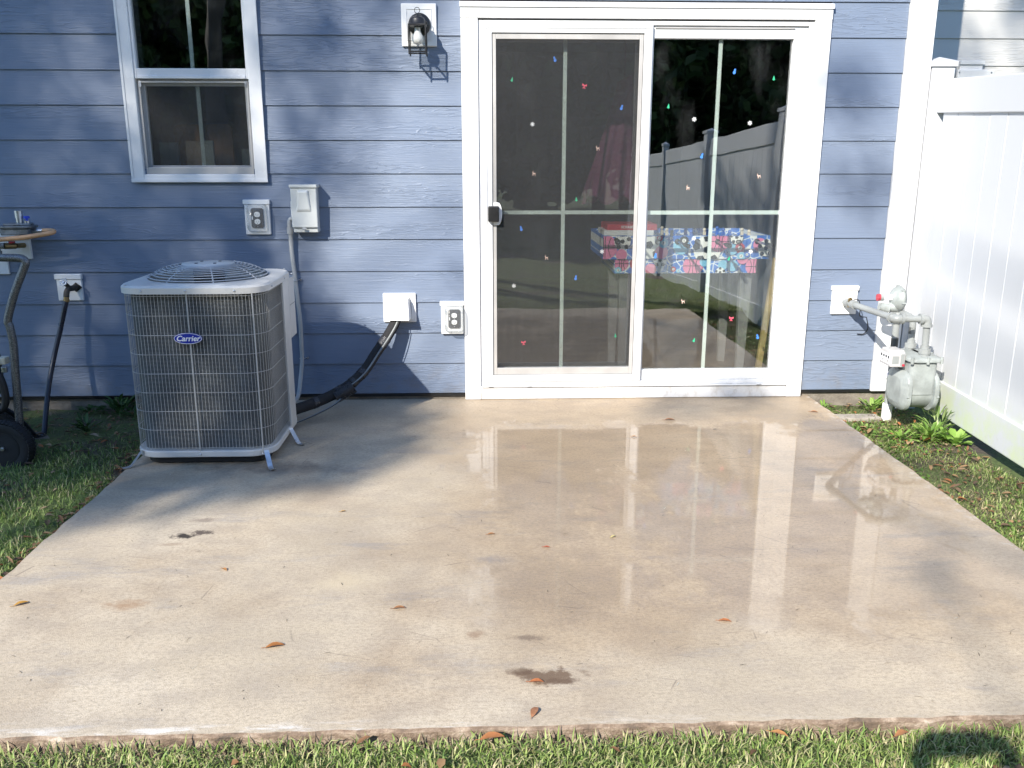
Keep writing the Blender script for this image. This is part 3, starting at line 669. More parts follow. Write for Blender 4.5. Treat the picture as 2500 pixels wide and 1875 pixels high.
# order: start at back right... walk only the sides in front (left, front, right up to y=-.76)
sub = [p_ for p_ in path]
i0 = min(range(len(sub)), key=lambda i: (abs(sub[i].x-AX1)+abs(sub[i].y-AY1)*2))
P2 = [Vector((AX0+.006, AY1-.01, 0))]+[p_ for p_ in path if p_.x < -1.3 and p_.y < -.85]+[p_ for p_ in path if p_.x > -1.3 and p_.y < -.85]+[Vector((AX1-.006, -.755, 0))]
acc = [0]
for a, b in zip(P2, P2[1:]): acc.append(acc[-1]+(b-a).length)
def along(d):
    for i in range(len(P2)-1):
        if d <= acc[i+1] or i == len(P2)-2: return P2[i].lerp(P2[i+1], (d-acc[i])/(acc[i+1]-acc[i]))
nw = int(acc[-1]/.0152)
for i in range(nw+1):
    p_ = along(acc[-1]*i/nw); m.cyl((p_.x, p_.y, .078), (p_.x, p_.y, .792), .0010, 5, caps=False)
for k in range(9):
    z = .0865+.0872*k; m.tube([(q.x, q.y, z) for q in P2], .0013, 5, 1)
m.build('wire_grille', 'ac_wire', ac)
for x in (-1.284, -1.0):
    m = MB(); m.cyl((x, -1.1285, .062), (x, -1.1285, .795), .0032, 6); m.build('grille_rod', 'ac_wire', ac)
# corner panel with service box
m = MB(); m.box(-.9575, -.9475, -.752, -.632, .0745, .793); m.build('corner_panel', 'ac_paint', ac, .002)
m = MB(); m.box(-1.10, -.9465, -.631, -.502, .495, .7935); m.build('service_box', 'ac_paint', ac, .004)
m = MB(); m.box(-.9472, -.9462, -.625, -.51, .66, .662); m.build('seam', 'ac_dark', ac)
# badge
m = MB(); m.prism([(-1.290+.062*math.cos(a), .598+.0255*math.sin(a)) for a in np.linspace(0, 2*math.pi, 40, endpoint=False)], XZ(-1.133), XZ(-1.140))
bd = m.build('badge', 'badge_blue', ac, .002)
m = MB(); o_, i_ = [], []
for a in np.linspace(0, 2*math.pi, 48, endpoint=False): o_.append((-1.290+.0605*math.cos(a), -1.1404, .598+.0242*math.sin(a))); i_.append((-1.290+.0585*math.cos(a), -1.1404, .598+.0222*math.sin(a)))
m.add(o_+i_, [(i, (i+1) % 48, 48+(i+1) % 48, 48+i) for i in range(48)]); lettering(m, 'Carrier', .034, (-1.290, -1.1406, .5975), .25, .0006)
m.build('lettering', 'badge_white', bd)
# strap feet
for (x, y, a) in ((-1.556, -1.11, 215), (-.985, -1.13, -62), (-.945, -.79, -40), (-1.58, -.56, 150)):
    m = MB(); d = Vector((math.cos(R(a)), math.sin(R(a)), 0)); u_ = Vector((-d.y, d.x, 0))*.011; p_ = Vector((x, y, 0))
    zs = [(0, .074), (.004, .066), (.05, .012), (.062, .006), (.088, .006), (.094, .013)]
    for (a1, b1), (a2, b2) in zip(zs, zs[1:]):
        A, B = p_+d*a1+Vector((0, 0, b1)), p_+d*a2+Vector((0, 0, b2)); k_ = Vector((0, 0, .0022))
        m.hexa([A-u_-k_, A+u_-k_, B+u_-k_, B-u_-k_], [A-u_, A+u_, B+u_, B-u_])
    m.build('strap_foot', 'galvanised', ac)
# fan guard: domed rings, spokes and centre disc
m = MB()
def dome(r): return .838+.052*(1-max(0, (r-.10)/.17)**2.3)
for k in range(10):
    r = .118+.0164*k; z = dome(r); m.tube([(fc.x+r*math.cos(2*math.pi*i/40), fc.y+r*math.sin(2*math.pi*i/40), z) for i in range(40)], .0027, 6, 1, closed=True)
for k in range(8):
    a = R(22.5*2*k+20); m.tube([(fc.x+r*math.cos(a), fc.y+r*math.sin(a), dome(r)-.0035) for r in (.09, .14, .19, .23, .262, .285)], .0032, 6, 2)
m.build('fan_guard', 'guard_wire', ac)
m = MB(); m.lathe((fc.x, fc.y, 0), (0, 0, 1), [(.886, .120), (.894, .118), (.896, .06), (.896, .0001)], 36); m.build('guard_disc', 'ac_paint', ac)
for k in range(4):
    m = MB(); a = R(45+90*k); m.box(fc.x+.06*math.cos(a)-.006, fc.x+.06*math.cos(a)+.006, fc.y+.06*math.sin(a)-.006, fc.y+.06*math.sin(a)+.006, .8955, .8985); m.build('disc_slot', 'ac_dark', ac)
m = MB(); m.cyl((fc.x, fc.y, .66), (fc.x, fc.y, .87), .07, 20); m.build('motor', 'ac_dark', ac)
for k in range(3):
    m = MB(); a0 = R(120*k+30); g = []
    for i in range(6):
        r = .07+.18*i/5; hw = R(28+6*i/5)
        for j in range(5):
            a = a0+hw*(j/2-1); g.append((fc.x+r*math.cos(a), fc.y+r*math.sin(a), .72+.05*(j/4-.5)))
    m.add(g, [(i*5+j, i*5+j+1, (i+1)*5+j+1, (i+1)*5+j) for i in range(5) for j in range(4)], True); m.build('fan_blade', 'fan_blade', ac)
m = MB(); m.lathe((fc.x, fc.y, 0), (0, 0, 1), [(.60, .0001), (.60, .267)], 32); m.build('fan_well', 'ac_dark', ac)

# ------------------------------------------------------------ line set, hood, conduit and disconnect
hood = thing('wall_hood', 'white plastic wall hood with the black pipe bundle coming out below', 'vent hood', (-.46, -.02, .546))
m = MB(); m.box(-.5525, -.3665, -.030, -.010, .463, .629); m.build('back_plate', 'white_plastic', hood, .005)
m = MB(); m.ring(-.535, -.384, .478, .614, .008, -.034, -.0302); m.build('plate_rim', 'white_plastic', hood, .002)
m = MB(); hb = [(-.520, -.034, .487), (-.392, -.034, .487), (-.402, -.034, .606), (-.510, -.034, .606)]; hf = [(-.512, -.115, .488), (-.400, -.115, .488), (-.408, -.075, .600), (-.504, -.075, .600)]
m.add(hb+hf, [(4, 5, 6, 7), (1, 2, 6, 5), (2, 3, 7, 6), (3, 0, 4, 7)]); hd_ = m.build('hood', 'white_plastic', hood, .003)
hd_.modifiers.new('s', 'SOLIDIFY').thickness = .003
ls = thing('refrigerant_lines', 'black insulated pipe bundle curving from white hood down to the condenser', 'pipe', (-.75, -.3, 0))
LP = [(-.474, -.035, .53), (-.481, -.072, .476), (-.523, -.105, .401), (-.584, -.15, .315), (-.639, -.2, .235), (-.686, -.25, .19), (-.739, -.29, .152), (-.814, -.34, .118), (-.905, -.41, .092), (-1.0, -.50, .08)]
m = MB(); m.tube(LP, .029, 14, 6); m.build('insulation', 'black_foam', ls)
sp = spline([Vector(p_) for p_ in LP], 12)
for f0, f1 in ((.24, .30), (.47, .53), (.585, .63), (.70, .76), (.86, .89)):
    m = MB(); a, b = int(f0*len(sp)), int(f1*len(sp)); m.tube(sp[a:b], .0312, 14, 1); m.build('tape', 'black_tape', ls)
m = MB(); off = [Vector((.012, -.028, .0))+Vector(p_) for p_ in LP]; off[-3] += Vector((.02, -.02, -.03)); off[-2] += Vector((0, -.03, -.05)); off[-1] += Vector((0, -.03, -.06))
m.tube(off, .0055, 8, 6); m.build('drain_line', 'meter_pipe', ls)
m = MB(); m.tube([p_+Vector((.012, -.006+.004*math.sin(i*2.1), .006)) for i, p_ in enumerate(off)], .0025, 6, 6); m.build('control_wire', 'black_rubber', ls)
m = MB(); m.cyl((-.79, -.345, .108), (-.705, -.325, .158), .034, 18); m.cyl((-.715, -.327, .152), (-.697, -.323, .163), .037, 18); m.build('coupling', 'black_tape', ls)
dc = thing('disconnect_box', 'pale grey electrical disconnect box above the condenser, with conduit', 'electrical box', (-.955, -.02, 1.1))
m = MB(); m.box(-1.018, -.886, -.085, -.012, .975, 1.226); m.build('enclosure', 'box_paint', dc, .004)
m = MB(); m.box(-1.0215, -.8825, -.100, -.0855, 1.002, 1.214); m.build('cover', 'box_paint', dc, .005)
m = MB(); m.hexa([(-.995, -.1004, 1.085), (-.912, -.1004, 1.085), (-.923, -.1004, 1.205), (-.985, -.1004, 1.205)], [(-.987, -.108, 1.10), (-.921, -.108, 1.10), (-.931, -.114, 1.192), (-.977, -.114, 1.192)])
m.build('embossed_panel', 'box_paint', dc, .004)
m = MB(); m.box(-1.026, -.878, -.108, -.012, 1.2145, 1.231); m.build('rain_cap', 'box_paint', dc, .003)
m = MB(); m.box(-.968, -.945, -.104, -.1002, .990, 1.001); m.build('hasp', 'galvanised', dc, .001)
m = MB(); m.box(-1.034, -1.0185, -.05, -.012, 1.02, 1.14); m.build('side_knockout', 'white_plastic', dc, .002)
m = MB(); CP = [(-1.02, -.05, 1.045), (-1.04, -.05, 1.045), (-1.047, -.05, 1.02), (-1.046, -.045, .97), (-1.045, -.04, .861), (-1.036, -.035, .708), (-1.028, -.035, .561), (-1.022, -.04, .473), (-1.022, -.045, .34), (-1.022, -.05, .259), (-1.030, -.08, .16), (-1.04, -.14, .06), (-1.06, -.25, .045)]
m.tube(CP, .0115, 12, 6); m.build('conduit', 'grey_pvc', dc)
m = MB(); m.cyl((-1.0465, -.047, .965), (-1.0465, -.047, 1.0), .0165, 14); m.build('conduit_fitting', 'grey_pvc', dc, .003)
for x, z in ((-1.036, .708), (-1.022, .259)):
    m = MB(); m.tube([(x-.014, -.04, z), (x-.010, -.052, z), (x, -.056, z), (x+.010, -.052, z), (x+.014, -.036, z), (x+.016, -.024, z), (x+.034, -.022, z)], .0028, 6, 3); m.cyl((x+.027, -.0185, z), (x+.027, -.027, z), .006, 8); m.build('strap', 'galvanised', dc)

# ------------------------------------------------------------ covered outlets
def outlet(label, x0, x1, z0, z1, cx, cz):
    t = thing('outdoor_outlet', label, 'outlet', ((x0+x1)/2, -.02, z0), 'covered outdoor outlets')
    m = MB(); m.box(x0+.006, x1-.004, -.032, -.010, z0, z1-.026); m.build('mounting_block', 'white_plastic', t, .003)
    m = MB(); m.box(x0, x1, -.037, -.010, z1-.0255, z1); m.build('block_cap', 'white_plastic', t, .003)
    m = MB(); m.prism(rrect(cx-.034, cx+.034, cz-.054, cz+.054, .012), XZ(-.0325), XZ(-.039)); m.build('gasket_plate', 'receptacle_plate', t)
    for dz in (.0195, -.0195):
        m = MB(); m.prism([(cx+max(-.0155, min(.0155, .0175*math.cos(a))), cz+dz+.0145*math.sin(a)) for a in np.linspace(0, 2*math.pi, 20, endpoint=False)], XZ(-.0392), XZ(-.043)); rc = m.build('receptacle', 'receptacle', t, .001)
        m = MB(); m.box(cx-.007, cx-.0052, -.0434, -.0431, cz+dz-.003, cz+dz+.005); m.box(cx+.0052, cx+.007, -.0434, -.0431, cz+dz-.003, cz+dz+.005); m.cyl((cx, -.0431, cz+dz-.008), (cx, -.0434, cz+dz-.008), .0022, 8); m.build('slot', 'black_paint', rc)
    m = MB(); m.cyl((cx, -.0392, cz), (cx, -.0415, cz), .003, 8); m.cyl((cx, -.0392, cz-.045), (cx, -.0415, cz-.045), .003, 8); m.build('screw', 'galvanised', t)
    m = MB(); m.box(cx-.030, cx-.024, -.042, -.0392, cz-.008, cz+.010); m.build('hinge_tab', 'white_plastic', t)
    # clear bubble cover
    rings = [(0, .050, .073, .016), (.02, .050, .073, .016), (.045, .047, .069, .018), (.060, .040, .060, .020)]; vs = []; K_ = 28
    for d, a, b, r in rings: vs += [(p_[0], -.033-d, p_[1]) for p_ in rrect(cx-a, cx+a, cz-b, cz+b, r)]
    K_ = len(vs)//4; m = MB(); m.add(vs, [(k*K_+i, k*K_+(i+1) % K_, (k+1)*K_+(i+1) % K_, (k+1)*K_+i) for k in range(3) for i in range(K_)]+[tuple(range(3*K_, 4*K_))], True)
    m.build('bubble_cover', 'cover_plastic', t)
    m = MB(); rr_ = rrect(cx-.052, cx+.052, cz-.075, cz+.075, .016); m.tube([(p_[0], -.036, p_[1]) for p_ in rr_], .003, 6, 1, closed=True); m.tube([(p_[0], -.078, p_[1]) for p_ in rrect(cx-.046, cx+.046, cz-.068, cz+.068, .018)], .0015, 5, 1, closed=True)
    m.box(cx-.056, cx-.050, -.05, -.036, cz-.055, cz-.035); m.box(cx-.056, cx-.050, -.05, -.036, cz+.035, cz+.055)
    m.build('cover_rim', 'cover_plastic', t)
outlet('covered outlet on white block left of the grey disconnect box', -1.297, -1.151, .960, 1.149, -1.222, 1.050)
outlet('covered outlet on white block against the sliding door casing', -.231, -.0945, .393, .582, -.150, .482)

# ------------------------------------------------------------ wall lantern
lamp = thing('wall_lantern', 'black carriage lantern with a white bulb on a white block', 'wall lamp', (-.312, -.03, 1.94))
m = MB(); m.box(-.403, -.219, -.030, -.010, 1.942, 2.154); m.build('mounting_block', 'white_plastic', lamp, .004)
m = MB(); m.ring(-.378, -.244, 1.970, 2.128, .004, -.033, -.0302); m.build('block_bead', 'white_plastic', lamp, .001)
m = MB(); m.lathe((-.308, -.0335, 2.048), (0, -1, 0), [(0, .058), (.008, .058), (.016, .050), (.020, .03), (.022, .0001)], 28); m.build('back_plate', 'black_paint', lamp)
m = MB(); m.tube([(-.305, -.05, 2.05), (-.29, -.075, 2.065), (-.30, -.105, 2.082), (-.3115, -.128, 2.078)], .006, 8, 5); m.tube([(-.288, -.045, 2.03), (-.268, -.07, 2.04), (-.272, -.09, 2.055), (-.29, -.11, 2.06)], .0045, 8, 5); m.build('arm', 'black_paint', lamp)
LX, LY = -.3125, -.132; hw = .043; tw = .046
m = MB(); m.lathe((LX, LY, 0), (0, 0, 1), [(2.036, .046), (2.040, .041), (2.060, .038), (2.068, .034), (2.074, .02), (2.077, .0001)], 24); m.build('cap', 'black_paint', lamp)
m = MB(); m.box(LX-tw, LX+tw, LY-tw, LY+tw, 2.026, 2.0355); m.build('top_collar', 'black_paint', lamp, .002)
m = MB(); m.cyl((LX, LY, 2.077), (LX, LY, 2.090), .004, 8); m.tube([(LX+.014*math.cos(a), LY, 2.104+.014*math.sin(a)) for a in np.linspace(0, 2*math.pi, 20, endpoint=False)], .0018, 6, 1, closed=True); m.build('finial_ring', 'black_paint', lamp)
for sx in (-1, 1):
    for sy in (-1, 1):
        m = MB(); m.box(LX+sx*hw-.0035, LX+sx*hw+.0035, LY+sy*hw-.0035, LY+sy*hw+.0035, 1.895, 2.0255); m.cyl((LX+sx*hw, LY+sy*hw, 1.8945), (LX+sx*hw, LY+sy*hw, 1.886), .004, 8); m.build('cage_bar', 'black_paint', lamp)
m = MB(); m.box(LX-tw, LX+tw, LY-tw, LY-tw+.008, 1.897, 1.904); m.box(LX-tw, LX+tw, LY+tw-.008, LY+tw, 1.897, 1.904); m.box(LX-tw, LX-tw+.008, LY-tw+.008, LY+tw-.008, 1.897, 1.904); m.box(LX+tw-.008, LX+tw, LY-tw+.008, LY+tw-.008, 1.897, 1.904); m.build('bottom_frame', 'black_paint', lamp, .001)
for sx, sy in ((0, -1), (0, 1), (-1, 0), (1, 0)):
    m = MB()
    if sy: m.box(LX-hw+.004, LX+hw-.004, LY+sy*hw-.001, LY+sy*hw+.001, 1.9045, 2.025)
    else: m.box(LX+sx*hw-.001, LX+sx*hw+.001, LY-hw+.004, LY+hw-.004, 1.9045, 2.025)
    m.build('glass_panel', 'clear_plastic', lamp)
m = MB(); m.lathe((LX, LY, 0), (0, 0, -1), [(-2.022, .014), (-2.008, .015), (-1.996, .017), (-1.982, .026), (-1.968, .029), (-1.954, .027), (-1.944, .020), (-1.939, .010), (-1.938, .0001)], 22); m.build('bulb', 'bulb_white', lamp)
m = MB(); m.cyl((LX, LY, 2.0225), (LX, LY, 2.0258), .018, 14); m.build('socket', 'black_paint', lamp)

# ------------------------------------------------------------ gas meter on the right
gm = thing('gas_meter', 'grey gas meter with regulator and pipes in the corner by the fence', 'gas meter', (2.33, -.48, -.07))
m = MB(); m.box(2.028, 2.176, -.030, -.012, .494, .632); m.build('wall_block', 'white_plastic', gm, .004)
m = MB(); m.box(2.022, 2.180, -.036, -.012, .6325, .659); m.build('wall_block_cap', 'white_plastic', gm, .003)
# drum (axis along x), end covers, upper body
def cov(x, s_=1.0): return [(-.485+p_[0]*s_, .170+p_[1]*s_) for p_ in rrect(-.125, .125, -.108, .108, .075, 7)]
def loft(m, secs):
    n = len(secs[0]); m.add(sum(secs, []), [(k*n+i, k*n+(i+1) % n, (k+1)*n+(i+1) % n, (k+1)*n+i) for k in range(len(secs)-1) for i in range(n)], True); m.add(secs[0], [tuple(range(n))]); m.add(secs[-1], [tuple(range(n))])
m = MB(); m.cyl((2.255, -.485, .17), (2.392, -.485, .17), .104, 40); m.build('drum', 'meter_paint', gm)
for nm, xs_ in (('front_cover', ((2.262, 1.0), (2.244, 1.0), (2.238, .97), (2.228, .80), (2.222, .62))), ('rear_cover', ((2.384, 1.0), (2.404, 1.0), (2.410, .97), (2.424, .80), (2.430, .6)))):
    m = MB(); loft(m, [[YZ(x)(p_) for p_ in cov(x, q)] for x, q in xs_]); o = m.build(nm, 'meter_paint', gm); o.modifiers.new('es', 'EDGE_SPLIT').split_angle = R(50)
    m = MB(); xb = xs_[1][0]
    for i in range(10):
        a = 2*math.pi*i/10+.2; y, z = -.485+.118*math.cos(a)*(1+.12*abs(math.sin(2*a))), .17+.101*math.sin(a)*(1+.12*abs(math.sin(2*a))); m.cyl((xb-.006, y, z), (xb+.006, y, z), .007, 8)
    m.build('cover_bolt', 'meter_paint', o)
m = MB(); secs = []
for z, a in ((.16, 0), (.26, 0), (.335, .002)): secs.append([XY(z)(p_) for p_ in rrect(2.252, 2.398, -.594, -.376, .03)])
loft(m, secs); m.build('upper_body', 'meter_paint', gm)
m = MB(); secs = [[XY(z)(p_) for p_ in rrect(2.238-.0*i+q, 2.418-q, -.612+q, -.352-q, .04)] for i, (z, q) in enumerate(((.3355, .004), (.338, 0), (.352, 0), (.358, .006), (.366, .03), (.370, .06)))]
loft(m, secs); o = m.build('top_casting', 'meter_paint', gm); o.modifiers.new('es', 'EDGE_SPLIT').split_angle = R(50)
m = MB()
for x, y in ((2.25, -.60), (2.33, -.607), (2.405, -.60), (2.25, -.365), (2.405, -.365), (2.248, -.48), (2.41, -.48)): m.cyl((x, y, .328), (x, y, .364), .0085, 10)
m.build('casting_bolt', 'meter_paint', gm)
for y in (-.405, -.560):
    m = MB(); m.cyl((2.328, y, .362), (2.328, y, .376), .026, 20); m.cyl((2.328, y, .376), (2.328, y, .402), .031, 8); m.cyl((2.328, y, .402), (2.328, y, .418), .022, 16); m.build('union_nut', 'meter_pipe', gm, .003)
def elbow(m, c, d1, d2, r=.024):
    c, d1, d2 = Vector(c), Vector(d1), Vector(d2); k_ = .036
    m.tube([c+d1*k_, c+d1*k_*.45+d2*k_*.02, c+(d1+d2)*k_*.16, c+d2*k_*.45+d1*k_*.02, c+d2*k_], r*.95, 14, 4)
    m.cyl(c+d1*k_*.75, c+d1*k_*1.15, r*1.18, 16); m.cyl(c+d2*k_*.75, c+d2*k_*1.15, r*1.18, 16)
EL, ER = (2.150, -.568, .563), (2.322, -.562, .560)
m = MB(); m.cyl((2.328, -.560, .40), (2.323, -.562, .53), .0175, 14); m.cyl((2.29, -.563, .560), (2.18, -.567, .563), .0175, 14); m.cyl((2.149, -.54, .5635), (2.104, -.028, .566), .0175, 14); m.build('outlet_pipe', 'meter_pipe', gm)
m = MB(); elbow(m, ER, (0, 0, -1), (-1, 0, 0)); m.build('pipe_elbow', 'meter_pipe', gm)
m = MB(); elbow(m, EL, (1, 0, 0), (-.09, 1, 0)); m.build('pipe_elbow', 'meter_pipe', gm)
m = MB(); m.cyl((2.106, -.05, .566), (2.1095, -.085, .566), .0245, 14); m.cyl((2.112, -.115, .566), (2.115, -.15, .566), .0245, 14); m.build('pipe_coupling', 'meter_pipe', gm, .003)
m = MB(); m.cyl((2.109, -.088, .552), (2.109, -.088, .60), .006, 8); m.cyl((2.098, -.088, .592), (2.12, -.088, .592), .005, 8); m.box(2.096, 2.122, -.104, -.09, .545, .588); m.build('ground_clamp', 'brass', gm)
m = MB(); m.tube([(2.118, -.095, .585), (2.15, -.10, .59), (2.155, -.13, .55), (2.16, -.12, .50), (2.20, -.11, .49), (2.23, -.06, .47), (2.25, -.04, .41), (2.235, -.022, .375), (2.20, -.02, .375)], .0028, 6, 6); m.build('ground_wire', 'wire_black', gm)
# riser, regulator and inlet bend
m = MB(); m.cyl((2.307, -.265, -.12), (2.307, -.265, .50), .019, 14); m.build('riser', 'meter_pipe', gm)
m = MB(); m.cyl((2.307, -.265, -.12), (2.307, -.265, .02), .028, 14); m.build('riser_sleeve', 'white_plastic', gm, .003)
m = MB(); m.cyl((2.307, -.265, .488), (2.307, -.265, .515), .034, 8); m.cyl((2.307, -.265, .515), (2.307, -.265, .55), .024, 16); m.lathe((2.307, -.265, .53), (0, 0, 1), [(0, .045), (.006, .046), (.014, .046), (.018, .03)], 20); m.build('riser_union', 'meter_pipe', gm)
m = MB(); m.sphere((2.29, -.265, .575), .038, 10, (1.25, .9, .8)); m.cyl((2.25, -.265, .565), (2.20, -.265, .58), .027, 14, .021); m.build('regulator_body', 'meter_paint', gm)
m = MB(); m.lathe((2.262, -.265, .622), (1, 0, 0), [(0, .03), (.012, .054), (.022, .064), (.030, .066), (.036, .072), (.044, .072), (.050, .066), (.062, .056), (.070, .034), (.073, .0001)], 32); o = m.build('diaphragm_case', 'meter_paint', gm); o.modifiers.new('es', 'EDGE_SPLIT').split_angle = R(50)
m = MB()
for i in range(6):
    a = R(60*i+15); m.cyl((2.292, -.265+.069*math.cos(a), .622+.069*math.sin(a)), (2.312, -.265+.069*math.cos(a), .622+.069*math.sin(a)), .006, 8)
m.build('case_bolt', 'meter_paint', gm)
m = MB(); m.cyl((2.265, -.265, .628), (2.215, -.265, .628), .018, 16); m.build('spring_tube', 'badge_white', gm)
m = MB(); m.cyl((2.215, -.265, .628), (2.197, -.265, .628), .0195, 16); m.build('spring_collar', 'meter_paint', gm)
m = MB(); m.cyl((2.197, -.265, .628), (2.183, -.265, .628), .020, 8); m.build('spring_cap', 'red_cap', gm, .002)
m = MB(); m.tube([(2.318, -.29, .545), (2.322, -.34, .543), (2.327, -.39, .53), (2.328, -.405, .50), (2.328, -.405, .41)], .0175, 14, 6); m.build('inlet_bend', 'meter_pipe', gm)
m = MB(); m.cyl((2.328, -.405, .452), (2.328, -.405, .488), .0182, 14); m.cyl((2.307, -.265, .33), (2.307, -.265, .40), .0197, 14); m.build('pipe_wrap', 'meter_dark', gm)
# index (dial) box, name plate
m = MB(); m.prism([(-.552, .300), (-.415, .300), (-.415, .368), (-.44, .388), (-.53, .388), (-.552, .370)], YZ(2.158), YZ(2.236)); ix = m.build('index_box', 'index_clear', gm, .006)
m = MB(); m.box(2.1565, 2.1578, -.540, -.430, .315, .368); m.build('dial_plate', 'badge_white', ix)
m = MB()
for i in range(4): m.lathe((2.1562, -.525+.027*i, .350), (-1, 0, 0), [(0, .009), (.0004, .009), (.0005, .006), (.0003, .0055)], 14)
for i in range(2): m.lathe((2.1562, -.515+.05*i, .327), (-1, 0, 0), [(0, .006), (.0004, .006), (.0005, .004), (.0003, .0036)], 12)
m.build('dial', 'print_black', ix)
m = MB(); m.box(2.165, 2.20, -.5545, -.5525, .32, .36); m.box(2.21, 2.228, -.5545, -.5525, .31, .372); m.build('box_clip', 'meter_pipe', ix)
m = MB(); m.cyl((2.225, -.553, .312), (2.225, -.559, .312), .007, 8); m.build('seal', 'red_cap', ix)
m = MB(); m.box(2.2362, 2.238, -.445, -.385, .235, .298); m.build('tag', 'meter_dark', gm)
m = MB(); m.box(2.2292, 2.2312, -.437, -.385, .195, .240); tg = m.build('name_plate', 'badge_white', gm)
m = MB(); m.box(2.2284, 2.2290, -.437, -.385, .207, .232); m.build('plate_band', 'badge_blue', tg)

# ------------------------------------------------------------ spigot, hose, gas stub and regulator on the left
sg = thing('hose_spigot', 'garden spigot with wheel handle on a white block left of condenser', 'spigot', (-2.29, -.02, .6))
m = MB(); m.box(-2.356, -2.220, -.030, -.011, .597, .716); m.build('mounting_block', 'white_plastic', sg, .003)
m = MB(); m.box(-2.363, -2.216, -.037, -.011, .7165, .746); m.build('block_cap', 'white_plastic', sg, .003)
m = MB(); m.prism([(-2.285, .670), (-2.25, .700), (-2.215, .672), (-2.25, .645)], XZ(-.031), XZ(-.037)); m.build('flange', 'old_brass', sg, .004)
m = MB(); m.cyl((-2.25, -.037, .672), (-2.262, -.09, .672), .016, 14); m.tube([(-2.258, -.075, .672), (-2.266, -.10, .668), (-2.270, -.112, .65), (-2.272, -.115, .63)], .0155, 12, 5); m.cyl((-2.260, -.08, .672), (-2.272, -.105, .70), .011, 12); m.build('body', 'old_brass', sg)
m = MB(); hc, hn = Vector((-2.277, -.118, .712)), Vector((-.3, -.8, .5)).normalized(); u_, v_ = m.frame(hn)
m.tube([hc+(u_*math.cos(a)+v_*math.sin(a))*(.020+.003*math.cos(7*a)) for a in np.linspace(0, 2*math.pi, 42, endpoint=False)], .0036, 6, 1, closed=True)
for i in range(5): a = 2*math.pi*i/5; m.cyl(hc, hc+(u_*math.cos(a)+v_*math.sin(a))*.02, .0026, 6)
m.cyl(hc-hn*.012, hc+hn*.004, .007, 10); m.build('wheel_handle', 'galvanised', sg)
m = MB(); m.cyl((-2.272, -.115, .632), (-2.274, -.116, .604), .0145, 12); m.cyl((-2.2735, -.116, .618), (-2.2738, -.116, .610), .0165, 12); m.build('hose_coupling', 'brass', sg, .001)
hs = MB()
hs.tube([(-2.274, -.116, .612), (-2.284, -.125, .57), (-2.31, -.14, .47), (-2.345, -.19, .31), (-2.362, -.25, .17), (-2.355, -.34, .03), (-2.335, -.42, -.045), (-2.33, -.46, -.068)], .0135, 12, 6)
hs.tube([(-2.33, -.455, -.060), (-2.345, -.47, -.062), (-2.355, -.50, -.03), (-2.345, -.60, .06), (-2.36, -.72, .17), (-2.42, -.80, .26)], .0125, 12, 6)
o = hs.build('garden_hose', 'hose_rubber'); tag(o, 'dark rubber hose hanging from the spigot down to the ground', 'hose')
gr = thing('gas_regulator', 'grey cast gas regulator with blue knob on a stub pipe at left edge', 'regulator', (-2.53, -.02, .8))
m = MB(); m.box(-2.640, -2.472, -.030, -.011, .829, .935); m.build('mounting_block', 'white_plastic', gr, .003)
m = MB(); m.box(-2.646, -2.466, -.038, -.011, .9355, .968); m.build('block_cap', 'white_plastic', gr, .003)
m = MB(); m.cyl((-2.505, -.03, .905), (-2.518, -.09, .908), .014, 14); m.cyl((-2.518, -.09, .908), (-2.560, -.125, .910), .017, 8); m.build('gas_cock', 'brass', gr)
m = MB(); m.cyl((-2.56, -.125, .91), (-2.60, -.13, .91), .016, 12); m.cyl((-2.60, -.13, .86), (-2.60, -.13, .985), .018, 14); m.cyl((-2.60, -.13, .985), (-2.565, -.135, .996), .015, 12); m.cyl((-2.60, -.13, .94), (-2.60, -.13, .965), .024, 8); m.cyl((-2.60, -.13, .865), (-2.60, -.13, .885), .024, 8); m.build('pipe', 'meter_pipe', gr)
m = MB(); m.cyl((-2.526, -.112, .925), (-2.526, -.112, .934), .016, 10); m.build('cock_handle', 'red_cap', gr)
m = MB(); m.cyl((-2.566, -.135, .996), (-2.535, -.14, .996), .015, 8); m.box(-2.536, -2.39, -.20, -.10, .972, 1.008); m.build('regulator_base', 'regulator_cast', gr, .006)
m = MB(); m.prism(rrect(-2.545, -2.372, -.215, -.085, .04), XY(1.0085), XY(1.022)); m.prism(rrect(-2.53, -2.388, -.20, -.10, .04), XY(1.0222), XY(1.033)); m.build('regulator_flange', 'regulator_cast', gr, .004)
m = MB(); m.cyl((-2.450, -.15, 1.033), (-2.450, -.15, 1.060), .017, 14, .0165); m.cyl((-2.450, -.15, 1.060), (-2.450, -.15, 1.098), .0195, 14); m.build('spring_stack', 'galvanised', gr)
m = MB(); m.cyl((-2.411, -.15, 1.033), (-2.411, -.15, 1.046), .014, 12); m.build('vent_boss', 'galvanised', gr)
m = MB(); m.cyl((-2.411, -.15, 1.046), (-2.411, -.15, 1.058), .007, 8); m.cyl((-2.411, -.15, 1.058), (-2.411, -.15, 1.070), .016, 8); m.build('vent_cap', 'blue_cap', gr, .002)
m = MB(); m.cyl((-2.389, -.15, .990), (-2.360, -.15, .992), .011, 8); m.cyl((-2.360, -.15, .992), (-2.335, -.15, .993), .0125, 6); m.build('hose_fitting', 'galvanised', gr)
m = MB(); m.tube([(-2.335, -.15, .993), (-2.30, -.152, .994), (-2.275, -.165, .993), (-2.262, -.185, .990), (-2.272, -.205, .985), (-2.32, -.215, .976), (-2.42, -.22, .962), (-2.54, -.225, .953), (-2.68, -.23, .945), (-2.85, -.24, .90), (-2.95, -.25, .6)], .0125, 12, 6)
tag(m.build('gas_hose', 'orange_rubber'), 'pale orange gas hose looping back from the grey regulator', 'hose')
